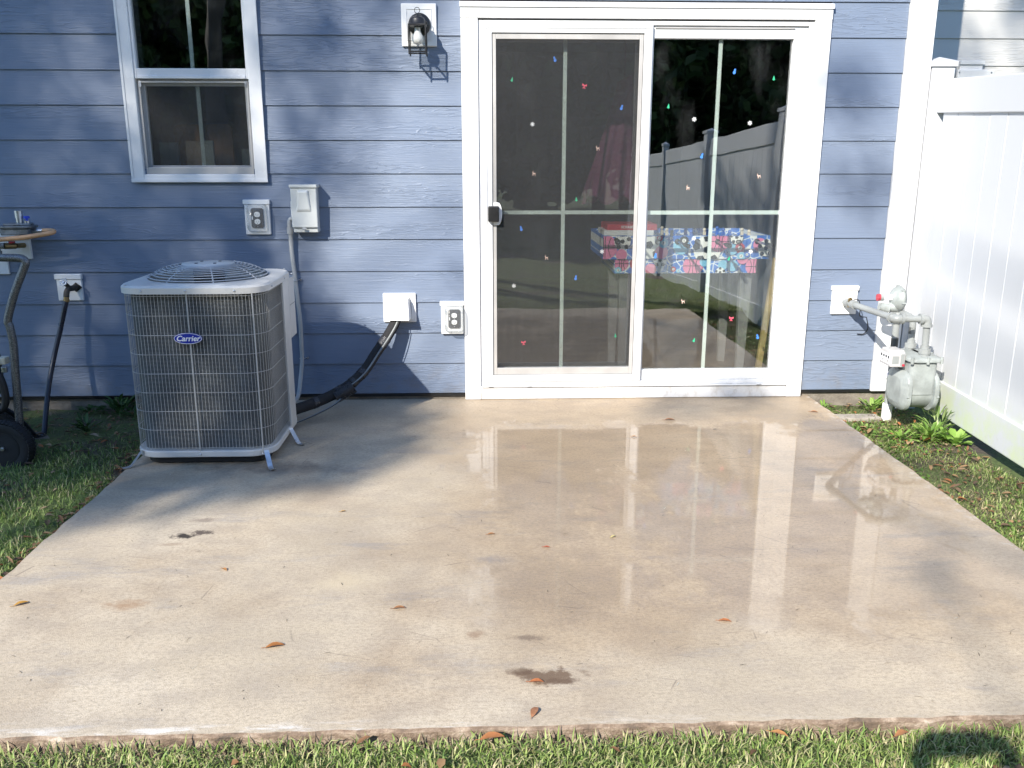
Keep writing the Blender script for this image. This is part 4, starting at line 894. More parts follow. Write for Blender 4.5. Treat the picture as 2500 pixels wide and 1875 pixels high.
m = MB(); m.box(-2.70, -2.607, -.027, -.012, .745, .826); tag(m.build('junction_cover', 'white_plastic', None, .003), 'small white cover plate below the gas block at the left edge', 'cover plate')

# ------------------------------------------------------------ two-wheel cart
cart = thing('pressure_washer', 'wheeled grey tube-frame cart with black rubber tyre at the left edge', 'cart', (-2.29, -.85, -.115))
WC = Vector((-2.297, -.87, .018)); WR = .134
m = MB()
for z in ((-.82,),):
    m.tube([(-2.255, -.80, .02), (-2.252, -.80, .12), (-2.238, -.80, .36), (-2.228, -.80, .505), (-2.232, -.80, .59), (-2.236, -.80, .63), (-2.19, -.80, .75), (-2.13, -.80, .87), (-2.118, -.80, .898), (-2.135, -.80, .915), (-2.20, -.80, .919), (-2.32, -.80, .92), (-2.52, -.80, .92), (-2.56, -.80, .90), (-2.58, -.80, .84), (-2.60, -.80, .5), (-2.62, -.80, .1)], .0185, 14, 6)
m.build('frame', 'hammertone', cart)
m = MB(); m.tube([(-2.255, -.80, .03), (-2.40, -.80, -.02), (-2.75, -.80, -.03)], .016, 12, 4); m.cyl((-2.297, -.80, .018), (-2.49, -.58, .018), .009, 10); m.build('axle_frame', 'black_paint', cart)
def wheel(cy, WC=WC):
    m = MB(); K_ = 64; vs = []
    prof = [(-.028, .080), (-.031, .090), (-.034, .108), (-.030, .124), (-.020, .131), (0, .134), (.020, .131), (.030, .124), (.034, .108), (.031, .090), (.028, .080)]
    m.lathe((WC.x, cy, WC.z), (0, 1, 0), prof, K_)
    for i in range(44):
        for s_ in (-1, 1):
            a = 2*math.pi*(i+(.5 if s_ > 0 else 0))/44; c_ = Vector((WC.x, cy, WC.z)); d = Vector((math.cos(a), 0, math.sin(a))); t_ = Vector((-math.sin(a), 0, math.cos(a)))*.0055; y_ = Vector((0, 1, 0))
            A = c_+d*.120+y_*s_*.031; B = c_+d*.131+y_*s_*.004; k_ = d*.006
            A2 = c_+d*.124+y_*s_*.036
            m.hexa([A-t_, A+t_, B+t_, B-t_], [A2+k_*.6-t_, A2+k_*.6+t_, B+k_+t_, B+k_-t_])
    wh = m.build('wheel', 'tyre_rubber', cart)
    m = MB(); m.lathe((WC.x, cy, WC.z), (0, 1, 0), [(-.026, .080), (-.030, .076), (-.018, .070), (-.010, .060), (-.010, .030), (-.022, .028), (-.026, .018), (-.026, .0001)], 40)
    for i in range(5):
        a = 2*math.pi*i/5+.3; d = Vector((math.cos(a), 0, math.sin(a))); t_ = Vector((-math.sin(a), 0, math.cos(a)))*.004; c_ = Vector((WC.x, cy, WC.z))
        m.hexa([c_+d*.026-t_+Vector((0, -.011, 0)), c_+d*.026+t_+Vector((0, -.011, 0)), c_+d*.068+t_+Vector((0, -.011, 0)), c_+d*.068-t_+Vector((0, -.011, 0))], [c_+d*.026-t_+Vector((0, -.022, 0)), c_+d*.026+t_+Vector((0, -.022, 0)), c_+d*.068+t_+Vector((0, -.018, 0)), c_+d*.068-t_+Vector((0, -.018, 0))])
    m.build('rim', 'black_paint', wh)
    m = MB(); m.cyl((WC.x, cy-.0265, WC.z), (WC.x, cy-.036, WC.z), .011, 6); m.cyl((WC.x, cy-.036, WC.z), (WC.x, cy-.042, WC.z), .006, 10); m.build('axle_nut', 'galvanised', wh)
wheel(-.87); wheel(-.60, Vector((-2.49, -.60, .018)))
m = MB(); m.tube([(-2.40, -.83, .48), (-2.36, -.83, .46), (-2.315, -.83, .40), (-2.287, -.83, .31), (-2.29, -.83, .225), (-2.325, -.83, .185), (-2.38, -.83, .18), (-2.43, -.83, .20)], .017, 12, 6); m.build('hose_coil', 'black_rubber', cart)
m = MB(); m.box(-2.325, -2.285, -.79, -.74, .405, .44); m.build('knob', 'cream_plastic', cart, .006)
m = MB(); m.box(-2.72, -2.44, -.76, -.52, .20, .42); m.cyl((-2.44, -.64, .32), (-2.40, -.64, .32), .03, 14); m.build('pump_body', 'black_paint', cart, .02)
m = MB(); m.box(-2.312, -2.288, -.785, -.765, .365, .395); m.build('valve', 'galvanised', cart, .004)

# ------------------------------------------------------------ things inside, seen through the glass
ft = thing('foosball_table', 'table football game with pink and blue sports print inside the door', 'game table', (1.26, .62, .01))
TY = .36
m = MB(); m.box(.747, 1.772, TY, TY+.02, .772, .914); m.box(.747, 1.772, TY+.58, TY+.60, .772, .914); m.box(.747, .767, TY+.02, TY+.58, .772, .914); m.box(1.752, 1.772, TY+.02, TY+.58, .772, .914); m.box(.767, 1.752, TY+.02, TY+.58, .80, .815)
m.build('cabinet', 'hex_print', ft, .002)
m = MB(); m.box(.822, 1.700, TY+.012, TY+.588, .684, .7715); m.build('apron', 'hex_print', ft, .002)
def ball(m, cx, cz, r, lim, mi, dy, kind, y0):
    x0, x1, z0, z1 = lim
    def clip(p): return (min(max(p[0], x0), x1), min(max(p[1], z0), z1))
    P_ = [clip(p) for p in poly_disc(cx, cz, r, 28)]; m.prism(P_, XZ(y0-dy), XZ(y0-dy+.0004), mi)
    if kind == 'soccer':
        for k in range(6):
            rr_, a = (0, 0) if k == 0 else (r*.82, R(72*k+20)); c_ = (cx+rr_*math.cos(a), cz+rr_*math.sin(a)); q = [clip((c_[0]+r*.30*math.cos(R(72*i+k*20)), c_[1]+r*.30*math.sin(R(72*i+k*20)))) for i in range(5)]
            m.prism(q, XZ(y0-dy-.0003), XZ(y0-dy-.0001), 2)
    if kind == 'basket':
        for a, b, sg_ in ((-1, 1, 0), (0, 0, 1), (-1, 1, .5), (-1, 1, -.5)):
            pts = []
            for i in range(9):
                t_ = -1+i/4; px, pz = (t_*r, 0) if sg_ == 0 else ((0, t_*r) if sg_ == 1 else ((sg_*r*1.2*(1-.55*(1-t_*t_)), t_*r)))
                if px*px+pz*pz <= r*r*1.02: pts.append(clip((cx+px, cz+pz)))
            for p1, p2 in zip(pts, pts[1:]):
                d = Vector((p2[0]-p1[0], p2[1]-p1[1]));
                if d.length < 1e-4: continue
                nn_ = Vector((-d.y, d.x)).normalized()*.0022
                m.prism([(p1[0]-nn_.x, p1[1]-nn_.y), (p2[0]-nn_.x, p2[1]-nn_.y), (p2[0]+nn_.x, p2[1]+nn_.y), (p1[0]+nn_.x, p1[1]+nn_.y)], XZ(y0-dy-.0003), XZ(y0-dy-.0001), 2)
    if kind == 'pool': m.prism([clip(p) for p in poly_disc(cx, cz, r*.45, 14)], XZ(y0-dy-.0003), XZ(y0-dy-.0001), 1); m.prism([clip(p) for p in [(cx-.002, cz-r*.25), (cx+.002, cz-r*.25), (cx+.002, cz+r*.25), (cx-.002, cz+r*.25)]], XZ(y0-dy-.0006), XZ(y0-dy-.0004), 2)
PM = ['print_pink', 'print_white', 'print_black', 'print_cyan', 'print_blue', 'print_crimson']
m = MB(); lim = (.749, 1.770, .774, .912)
for i, (cx, cz, r, mi, kd) in enumerate([(.760, .845, .075, 0, 'basket'), (.865, .88, .05, 1, 'soccer'), (.86, .80, .034, 0, ''), (1.03, .86, .085, 1, 'soccer'), (1.105, .815, .04, 0, ''), (1.115, .87, .03, 3, 'pool'), (1.16, .90, .018, 4, 'pool'), (1.09, .90, .02, 5, 'pool'), (1.225, .85, .05, 3, ''), (1.24, .885, .028, 2, 'pool'), (1.385, .83, .085, 1, 'soccer'), (1.455, .88, .065, 0, 'basket'), (1.54, .83, .032, 3, ''), (1.585, .84, .03, 5, 'pool'), (1.595, .79, .026, 3, 'pool'), (1.63, .80, .018, 4, 'pool'), (1.705, .86, .04, 0, ''), (1.745, .84, .05, 1, 'soccer'), (1.56, .905, .04, 1, 'soccer')]): ball(m, cx, cz, r, lim, mi, .0008+.0007*i, kd, TY)
m.build('side_print', PM, ft)
m = MB(); lim = (.824, 1.698, .686, .770)
for i, (cx, cz, r, mi, kd) in enumerate([(.865, .745, .045, 0, 'basket'), (.845, .705, .02, 3, 'pool'), (.955, .745, .04, 5, ''), (1.045, .71, .035, 0, ''), (1.10, .765, .04, 1, 'soccer'), (1.185, .71, .016, 5, 'pool'), (1.215, .70, .013, 3, 'pool'), (1.305, .73, .062, 0, 'basket'), (1.375, .755, .03, 3, ''), (1.49, .735, .03, 3, ''), (1.55, .73, .034, 3, ''), (1.475, .69, .03, 1, 'soccer'), (1.61, .775, .035, 0, ''), (1.68, .725, .05, 0, 'basket')]): ball(m, cx, cz, r, lim, mi, .0008+.0007*i, kd, TY+.012)
m.build('apron_print', PM, ft)
for i in range(8):
    x = .835+.122*i; fr_ = i % 2 == 1; ya = TY-.19 if fr_ else TY-.05; yb = TY+.66 if fr_ else TY+.78
    m = MB(); m.cyl((x, ya, .878), (x, yb, .878), .0065, 10); rd = m.build('rod', 'rod_steel', ft)
    m = MB(); m.lathe((x, TY-.014, .878), (0, 1, 0), [(0, .010), (.002, .016), (.0135, .018)], 16); m.build('bearing', 'handle_black', rd)
    m = MB(); yy = ya-.10 if fr_ else TY+.70; m.lathe((x, yy, .878), (0, 1, 0), [(0, .008), (.01, .014), (.03, .012), (.08, .014), (.105, .010)], 14); m.build('handle', 'handle_black', rd)
    for k in range(2 if i % 3 else 3):
        y = TY+.17+.15*k; m = MB(); m.sphere((x, y, .925), .012, 6); m.box(x-.009, x+.009, y-.012, y+.012, .868, .914); m.box(x-.006, x+.006, y-.007, y+.007, .825, .8675); m.build('player', 'player_white' if i % 2 else 'print_blue', rd, .003)
for x in (.86, 1.62):
    for y in (TY+.06, TY+.50): m = MB(); m.hexa([(x+.015, y+.01, .0105), (x+.06, y+.01, .0105), (x+.06, y+.05, .0105), (x+.015, y+.05, .0105)], [(x, y, .683), (x+.075, y, .683), (x+.075, y+.06, .683), (x, y+.06, .683)]); m.build('leg', 'counter', ft, .003)
m = MB(); m.box(.755, 1.06, TY+.03, TY+.30, .9145, .945); lettering(m, 'LIFE', .026, (.97, TY+.0296, .930), 0, .0004, mi=1)
tag(m.build('game_box', ['game_white', 'print_black']), 'flat white board game box lying on the football table', 'game box')
m = MB(); m.box(.775, 1.08, TY+.04, TY+.31, .9455, .980); lettering(m, 'SCRABBLE', .022, (.91, TY+.0396, .963), 0, .0005, mi=1)
tag(m.build('game_box', ['game_red', 'game_white']), 'red board game box on top of the white one', 'game box')
# pink gauzy dress hanging
m = MB(); rows = []
for i in range(15):
    t_ = i/14; z = 1.84-.72*t_; xl = .84-.20*t_**1.15; xr = .935+.03*t_; cx_ = (xl+xr)/2; rw = (xr-xl)/2
    rows.append([(cx_+rw*math.cos(2*math.pi*k/36)*(1+.06*math.sin(k*2.1)*t_), .60+(.03+.10*t_)*math.sin(2*math.pi*k/36)*(1+.35*math.sin(k*1.4)*t_), z+.03*t_*math.sin(k*.9)+.02*math.cos(2*math.pi*k/36)*(1-t_)) for k in range(36)])
m.add(sum(rows, []), [(i*36+k, i*36+(k+1) % 36, (i+1)*36+(k+1) % 36, (i+1)*36+k) for i in range(14) for k in range(36)], True)
m.tube([(.885, .6, 1.82), (.885, .6, 1.9), (.885, .6, 2.5)], .002, 6, 1)
tag(m.build('pink_dress', 'pink_cloth'), 'long pink dress hanging inside behind the screen door', 'dress')
m = MB(); m.hexa([(1.665, .16, .012), (1.700, .16, .012), (1.700, .195, .012), (1.665, .195, .012)], [(1.735, .150, .80), (1.765, .150, .80), (1.765, .18, .80), (1.735, .18, .80)])
tag(m.build('wooden_stake', 'stake_wood', None, .003), 'bare wooden stake leaning inside the right end of the sliding door', 'stake')
# kitchen window sill things
m = MB(); m.box(-2.2, -.9, .145, .70, .90, .94); m.box(-2.2, -.9, .16, .68, .0105, .8995); tag(m.build('kitchen_counter', 'counter', None, .004), 'kitchen counter inside below the left window', 'counter')
def cutboard(x0, x1, y, zt, lab, mat='board_wood'):
    m = MB(); m.prism(rrect(x0, x1, .942, zt, .03), XZ(y), XZ(y+.018)); tag(m.build('cutting_board', mat, None, .003), lab, 'cutting board', None)
cutboard(-1.735, -1.575, .27, 1.555, 'left wooden cutting board standing inside the kitchen window')
cutboard(-1.575, -1.42, .32, 1.56, 'right wooden cutting board standing inside the kitchen window')
m = MB(); m.box(-1.80, -1.70, .20, .24, .9405, 1.455); tag(m.build('pale_box', 'card_pale', None, .003), 'pale greenish carton at the left end of the kitchen window', 'carton')
m = MB(); m.box(-1.655, -1.57, .205, .225, .9405, 1.462); tag(m.build('cream_card', 'card_cream', None, .002), 'cream card leaning against the left cutting board', 'card')
m = MB(); m.box(-1.56, -1.50, .20, .225, .9405, 1.465); tag(m.build('pale_card', 'card_pale', None, .002), 'narrow pale card between the two cutting boards', 'card')
m = MB(); m.box(-1.345, -1.27, .205, .24, .9405, 1.42); tag(m.build('pale_box', 'card_pale', None, .003), 'pale carton at the right end of the kitchen window', 'carton')

# ------------------------------------------------------------ plants
def np_mesh(name, V, tmpl, colr, mat, parent=None, kind=None, smooth=False):
    """V: (n, k, 3) vertices of n copies of a small face template; colr: (n, 3)"""
    n, k, _ = V.shape; o0 = ORG.get(parent, Vector((0, 0, 0)))
    me = bpy.data.meshes.new(name); vv = V.reshape(-1, 3)-np.array(o0)[None]
    me.vertices.add(n*k); me.vertices.foreach_set('co', vv.astype(np.float32).ravel())
    loops = np.concatenate([np.array(f) for f in tmpl]); tot = np.array([len(f) for f in tmpl])
    L = (loops[None]+(np.arange(n)*k)[:, None]).ravel(); T = np.tile(tot, n)
    me.loops.add(len(L)); me.loops.foreach_set('vertex_index', L.astype(np.int32))
    me.polygons.add(len(T)); st = np.concatenate([[0], np.cumsum(T)[:-1]])
    me.polygons.foreach_set('loop_start', st.astype(np.int32)); me.polygons.foreach_set('loop_total', T.astype(np.int32))
    if smooth: me.polygons.foreach_set('use_smooth', np.ones(len(T), bool))
    me.update(calc_edges=True)
    ca = me.color_attributes.new('Col', 'FLOAT_COLOR', 'POINT')
    cc = np.concatenate([np.repeat(colr, k, 0), np.ones((n*k, 1))], 1); ca.data.foreach_set('color', cc.astype(np.float32).ravel())
    me.materials.append(bpy.data.materials[mat])
    o = bpy.data.objects.new(name, me); C.objects.link(o)
    if parent is not None: o.parent = parent
    if kind: o['kind'] = kind
    ORG[o] = o0; return o
GZ = np.vectorize(gz)
def palette(n, cols, wts, jit=.2):
    cols = np.array(cols); i = rng.choice(len(cols), n, p=np.array(wts)/sum(wts)); return cols[i]*(1+rng.uniform(-jit, jit, (n, 1)))
def blades(x, y, z, ln, wd, lean, colr, name, mat='grass_blade', curl=.5):
    n = len(x); a = rng.uniform(0, 2*np.pi, n); d = np.stack([np.cos(a), np.sin(a), np.zeros(n)], 1); s_ = np.stack([-np.sin(a), np.cos(a), np.zeros(n)], 1)
    tw = rng.uniform(-.6, .6, n)[:, None]; s_ = s_+d*tw
    B = np.stack([x, y, z], 1); up = np.array([0, 0, 1.])[None]; l = ln[:, None]; le = lean[:, None]; w2 = (wd/2)[:, None]
    Mi = B+up*l*.55*np.cos(le*.6)+d*l*.55*np.sin(le*.6); T = Mi+up*l*.5*np.cos(le*1.5)+d*l*.5*np.sin(le*1.5)
    V = np.stack([B-s_*w2*.8, B+s_*w2*.8, Mi+s_*w2, Mi-s_*w2, T], 1)
    return np_mesh(name, V, [(0, 1, 2, 3), (3, 2, 4)], colr, mat, kind='stuff', smooth=False)
GC = [(.24, .33, .085), (.16, .25, .06), (.32, .39, .13), (.42, .41, .20), (.46, .40, .24), (.09, .15, .04)]
def scatter(n, x0, x1, y0, y1, keep=None):
    x = rng.uniform(x0, x1, n); y = rng.uniform(y0, y1, n)
    if keep is not None: k = keep(x, y); x, y = x[k], y[k]
    return x, y
def fbm(x, y, s): return (np.sin(x*s+1.3*np.sin(y*s*.9))+np.sin(y*s*1.3+1.7*np.sin(x*s*.7+2))+np.sin((x+y)*s*2.1+.5))/3
# near strip
x1_, y1_ = scatter(70000, -2.9, 2.48, -3.75, -3.105)
x2_, y2_ = scatter(15000, -4.2, 2.48, -6.6, -3.75)
x = np.concatenate([x1_, x2_]); y = np.concatenate([y1_, y2_]); n = len(x)
o = blades(x, y, GZ(x, y)-.004, rng.uniform(.014, .046, n), rng.uniform(.0019, .0043, n), rng.uniform(.3, 1.5, n), palette(n, GC, [5, 3, 6, 5, 4, 1.5]), 'lawn_grass')
o['label'] = 'sunlit short lawn along the near edge of the patio'; o['category'] = 'grass'
# left lawn
x, y = scatter(50000, -3.6, -1.63, -3.1, -.42, lambda x, y: (y < -.62+.1*np.sin(x*9)) & ((fbm(x, y, 4)+rng.uniform(-.45, .45, len(x))) > -.5) & (x < -1.70-.035*np.sin(y*11)-.02*np.sin(y*37)))
n = len(x)
o = blades(x, y, GZ(x, y)-.004, rng.uniform(.016, .052, n), rng.uniform(.002, .0042, n), rng.uniform(.3, 1.45, n), palette(n, GC, [4, 5, 3, 2, 2, 3]), 'side_grass')
o['label'] = 'shaded grass beside the left edge of the patio'; o['category'] = 'grass'
# right strip: patchy turf and clover
x, y = scatter(22000, 1.97, 2.50, -3.1, -.12, lambda x, y: ((fbm(x, y, 5)+rng.uniform(-.6, .6, len(x))) > -.12))
n = len(x)
o = blades(x, y, GZ(x, y)-.003, rng.uniform(.012, .042, n), rng.uniform(.002, .0045, n), rng.uniform(.4, 1.5, n), palette(n, GC, [5, 3, 5, 3, 3, 1]), 'strip_grass')
o['label'] = 'patchy grass strip between the patio and the white fence'; o['category'] = 'grass'
def leaf_tmpl(n, x, y, z, ln, wd, pitch, colr, name, mat, parent=None, kind='stuff', az=None, fold=.25):
    a = rng.uniform(0, 2*np.pi, n) if az is None else az; cp, sp_ = np.cos(pitch), np.sin(pitch)
    d = np.stack([np.cos(a)*cp, np.sin(a)*cp, sp_], 1); s_ = np.stack([-np.sin(a), np.cos(a), np.zeros(n)], 1); up = np.cross(d, s_)
    B = np.stack([x, y, z], 1); l = ln[:, None]; w2 = (wd/2)[:, None]; f = fold*w2
    V = np.stack([B, B+d*l*.35+s_*w2+up*f, B+d*l*.75+s_*w2*.8+up*f, B+d*l*.96-up*l*.08, B+d*l*.75-s_*w2*.8+up*f, B+d*l*.35-s_*w2+up*f, B+d*l*.5], 1)
    return np_mesh(name, V, [(0, 1, 6), (1, 2, 6), (2, 3, 6), (3, 4, 6), (4, 5, 6), (5, 0, 6)], colr, mat, parent, kind)
x, y = scatter(3200, 1.97, 2.50, -3.0, -.05, lambda x, y: fbm(x+3, y, 4) > .15); n = len(x)
o = leaf_tmpl(n, x, y, GZ(x, y)+rng.uniform(.0, .02, n), rng.uniform(.012, .03, n), rng.uniform(.008, .016, n), rng.uniform(-.1, .9, n), palette(n, [(.12, .22, .04), (.09, .17, .035), (.17, .25, .06)], [3, 2, 2]), 'ground_cover', 'foliage')
o['label'] = 'low clover-like ground cover in the strip by the fence'; o['category'] = 'ground cover'
# leaf litter
xs_, ys_ = [], []
for n_, b in ((420, (1.97, 2.5, -2.8, .0)), (300, (-3.5, -1.62, -.75, -.02)), (130, (-3.4, -1.66, -3, -.75)), (60, (-2, 2.4, -3.6, -3.1)), (230, (-1.76, -1.63, -3.0, -.4))):
    a, b_ = scatter(n_, *b); xs_.append(a); ys_.append(b_)
x = np.concatenate(xs_); y = np.concatenate(ys_); n = len(x)
o = leaf_tmpl(n, x, y, GZ(x, y)+rng.uniform(.004, .022, n), rng.uniform(.018, .055, n), rng.uniform(.010, .024, n), rng.uniform(-.15, .45, n), palette(n, [(.20, .10, .05), (.28, .17, .09), (.12, .075, .05), (.32, .23, .15), (.34, .13, .05)], [4, 3, 4, 2, 1.2], .3), 'leaf_litter', 'dead_leaf', fold=.5)
o['label'] = 'small brown dead leaves scattered over soil and grass'; o['category'] = 'leaf litter'
# thatch and dry stems on the bare soil
x, y = scatter(2600, -3.5, -1.62, -.95, -.02); x3, y3 = scatter(3200, 1.97, 2.5, -2.9, -.02); x = np.concatenate([x, x3]); y = np.concatenate([y, y3]); n = len(x)
o = blades(x, y, GZ(x, y)+.004, rng.uniform(.02, .07, n), rng.uniform(.001, .003, n), rng.uniform(1.2, 1.75, n), palette(n, [(.14, .11, .07), (.24, .19, .12), (.08, .065, .045)], [3, 2, 3], .3), 'dry_thatch', 'dead_leaf')
o['label'] = 'dry stems lying on the bare soil beside the walls'; o['category'] = 'thatch'
# grit and crumbs on the slab
x, y = scatter(420, -1.55, 1.9, -3.05, -.1); n = len(x)
o = blades(x, y, np.full(n, .0012), rng.uniform(.006, .03, n), rng.uniform(.0008, .0022, n), np.full(n, 1.05), palette(n, [(.05, .04, .03), (.15, .11, .07), (.5, .47, .42)], [4, 2, 1], .3), 'debris_specks', 'dead_leaf')
me = o.data; co = np.empty(len(me.vertices)*3, np.float32); me.vertices.foreach_get('co', co); co = co.reshape(-1, 3); co[:, 2] = .0012+(co[:, 2]-.0012)*.08; me.vertices.foreach_set('co', co.ravel())
o['label'] = 'tiny twigs and specks scattered over the concrete'; o['category'] = 'debris'

# weeds, each a plant of its own
def weed(x, y, nl, size, label, tall=.5, cols=((.22, .36, .07), (.16, .28, .06), (.30, .42, .12)), wide=.3, group=None):
    z = gz(x, y); t = thing('weed_plant', label, 'weed', (x, y, z), group)
    az = rng.uniform(0, 2*np.pi, nl); rr_ = rng.uniform(0, size*.45, nl)
    leaf_tmpl(nl, x+rr_*np.cos(az), y+rr_*np.sin(az), z+rng.uniform(0, size*tall, nl), rng.uniform(.4, .8, nl)*size, rng.uniform(.8, 1.3, nl)*size*wide*.5, rng.uniform(.1, 1.1, nl)*(tall+.4), palette(nl, cols, [3, 2, 1]), 'leaves', 'foliage', t, None, az)
    m = MB()
    for i in range(max(2, nl//9)):
        a = random.uniform(0, 6.28); m.tube([(x, y, z-.01), (x+.2*size*math.cos(a), y+.2*size*math.sin(a), z+size*tall*.6), (x+.4*size*math.cos(a), y+.4*size*math.sin(a), z+size*tall*1.1)], .0018, 5, 2)
    me_ = m.build('stem', 'stem_green', t)
weed(2.36, -.66, 60, .115, 'bright green weed clump in front of the gas meter', .55)
weed(2.45, -.56, 40, .14, 'taller weed with narrow pale leaves between meter and fence', 1.0, ((.34, .42, .19), (.24, .36, .11), (.40, .46, .26)), .16)
weed(2.46, -.72, 34, .10, 'round-leaved weed against the foot of the fence', .5, ((.26, .42, .09), (.32, .46, .13), (.2, .33, .07)), .75)
weed(2.22, -.62, 34, .10, 'low weed at the left front of the gas meter', .35)
weed(2.30, -.10, 40, .12, 'leafy weed by the wall below the corner board', .45)
weed(2.02, -.08, 22, .08, 'small weed at the far right corner of the slab', .4)
weed(2.10, -.46, 20, .07, 'small weed beside the slab edge left of the meter', .3)
DK = ((.06, .13, .04), (.045, .095, .03), (.10, .17, .06))
weed(-2.24, -.05, 30, .10, 'flat weed at the wall foot behind the hose', .3, DK)
weed(-2.07, -.08, 46, .14, 'bushy weed at the wall foot beside the condenser', .6, DK)
weed(-1.97, -.13, 26, .10, 'small weed between the wall weed and the condenser', .4, DK)
weed(-2.10, -.44, 34, .11, 'dark green weed on bare soil left of the condenser', .55, DK)
# stepping stones / kerb pieces half buried
m = MB(); m.prism([(x+random.uniform(-.01, .01), y) for x, y in rrect(1.99, 2.27, -.30, -.21, .02, 3)], XY(-.10), XY(-.055)); tag(m.build('stone_slab', 'stone', None, .006), 'narrow pale concrete strip in the soil by the gas meter', 'slab')
m = MB(); m.prism([(x, y) for x, y in rrect(-2.9, -1.66, -.50, -.33, .02, 3)], XY(-.12), XY(-.062)); tag(m.build('stone_slab', 'foundation', None, .01), 'flat concrete strip in the soil left of the condenser', 'slab')

# dead leaves on the slab
LV = [(-1.458, -2.413, .062, 35, (.42, .22, .05), 'golden brown leaf at the far left of the slab'),
 (-.601, -2.691, .075, 15, (.33, .13, .04), 'curled orange-brown leaf left of centre on the slab'),
 (-.262, -2.484, .055, 0, (.28, .13, .06), 'thin brown leaf in the middle of the slab'),
 (.128, -3.028, .060, 70, (.33, .15, .08), 'upright teardrop brown leaf at the near edge of the slab'),
 (.142, -2.896, .055, -5, (.38, .13, .05), 'reddish leaf lying on the dark near stain'),
 (.736, -2.597, .055, -12, (.36, .13, .05), 'orange leaf right of centre in the wet area'),
 (.033, -1.933, .042, 10, (.36, .16, .06), 'small tan leaf left of the door reflection'),
 (.233, -2.054, .036, -5, (.40, .10, .05), 'tiny red-brown leaf near the slab centre'),
 (.487, -1.971, .040, 40, (.55, .45, .22), 'pale yellow leaf near the slab centre'),
 (.772, -.769, .040, -10, (.45, .22, .08), 'small orange leaf a pace out from the door'),
 (1.014, -.485, .080, -3, (.33, .17, .10), 'long brown leaf just outside the door'),
 (-.555, -1.693, .035, 20, (.45, .28, .12), 'small tan leaf right of the condenser shade'),
 (-.885, -2.193, .040, -40, (.38, .18, .07), 'small curled leaf near the dark left stain'),
 (1.85, -.36, .060, -20, (.40, .17, .07), 'thin orange leaf by the right slab edge'),
 (1.215, -.66, .022, 0, (.05, .04, .03), 'tiny dark leaf crumb outside the fixed door panel'),
 (-2.02, -.55, .08, 160, (.35, .27, .2), 'pale dry leaf on the soil by the hose end'),
 (2.33, -.70, .075, 30, (.50, .20, .06), 'bright orange leaf among the weeds by the meter'),
 (2.20, -.75, .07, 60, (.38, .24, .14), 'tan leaf on the grass strip in front of the meter'),
 (2.27, -1.15, .08, -20, (.36, .23, .14), 'curled tan leaf halfway along the grass strip'),
 (.02, -3.13, .085, 10, (.38, .15, .06), 'orange leaf lodged against the near slab edge'),
 (.72, -3.14, .06, -30, (.42, .20, .08), 'orange leaf in the grass right of the slab middle'),
 (1.02, -3.15, .06, 20, (.36, .16, .07), 'brown leaf in the lawn near the right slab edge')]
for x, y, ln, az, colr, lab in LV:
    ln *= .7
    on = PL < x < PR and y > PN; z = .002 if on else gz(x, y)+.03
    n_ = 9; vs_, k = [], Vector((math.cos(R(az)), math.sin(R(az)), 0)); s_ = Vector((-k.y, k.x, 0)); rs = random.uniform(-.2, .5)
    for i in range(n_):
        t_ = i/(n_-1); hw_ = ln*.23*math.sin(math.pi*min(1, t_*.93+.05))**.8; arch = ln*(random.uniform(.05, .09)*math.sin(math.pi*t_)+.10*t_*max(0, rs))
        c_ = Vector((x, y, z))+k*(t_-.5)*ln+Vector((0, 0, arch))
        vs_ += [c_-s_*hw_+Vector((0, 0, hw_*.55)), c_, c_+s_*hw_*.95+Vector((0, 0, hw_*.4))]
    m = MB(); m.add(vs_, [(i*3+j, i*3+j+1, (i+1)*3+j+1, (i+1)*3+j) for i in range(n_-1) for j in range(2)], True)
    st = Vector((x, y, z))-k*ln*.5; m.tube([st, st-k*ln*.12+Vector((0, 0, .002)), st-k*ln*.25+Vector((0, 0, .001))], .0008, 5, 2)
    o = m.build('fallen_leaf', 'dead_leaf'); ca = o.data.color_attributes.new('Col', 'FLOAT_COLOR', 'POINT')
    for i in range(len(ca.data)): f_ = random.uniform(.85, 1.12); ca.data[i].color = (*[c*f_ for c in colr], 1)
    tag(o, lab, 'leaf')

# ------------------------------------------------------------ trees behind the camera (seen in the glass, shading the wall)
def leaf_cloud(cs, rs, ns, size, name, parent, cols, wts):
    P_ = []
    for (cx, cy, cz), r, n_ in zip(cs, rs, ns):
        v = rng.normal(size=(n_, 3)); v /= np.linalg.norm(v, axis=1)[:, None]; v *= (rng.uniform(0, 1, (n_, 1))**(1/2.6))*r
        P_.append(v+np.array([[cx, cy, cz]]))
    P_ = np.concatenate(P_); n = len(P_)
    u = rng.normal(size=(n, 3)); u /= np.linalg.norm(u, axis=1)[:, None]; w0 = rng.normal(size=(n, 3)); w0 -= u*(u*w0).sum(1)[:, None]; w0 /= np.linalg.norm(w0, axis=1)[:, None]
    l = rng.uniform(.7, 1.3, (n, 1))*size
    V = np.stack([P_-u*l*.5, P_+w0*l*.28, P_+u*l*.5, P_-w0*l*.28], 1)
    return np_mesh(name, V, [(0, 1, 2, 3)], palette(n, cols, wts, .25), 'foliage', parent)
TC = [(.045, .085, .022), (.065, .11, .03), (.035, .065, .02), (.09, .12, .035)]
def trunk(m, base, top, r0, r1, sway=.3):
    b, t_ = Vector(base), Vector(top); pts = [b.lerp(t_, i/5)+Vector((random.uniform(-1, 1), random.uniform(-1, 1), 0))*sway*(0 < i < 5) for i in range(6)]
    m.tube(pts, r0, 10, 4, radii=lambda q: r0+(r1-r0)*q+.25*r0*max(0, .12-q)/.12); return pts
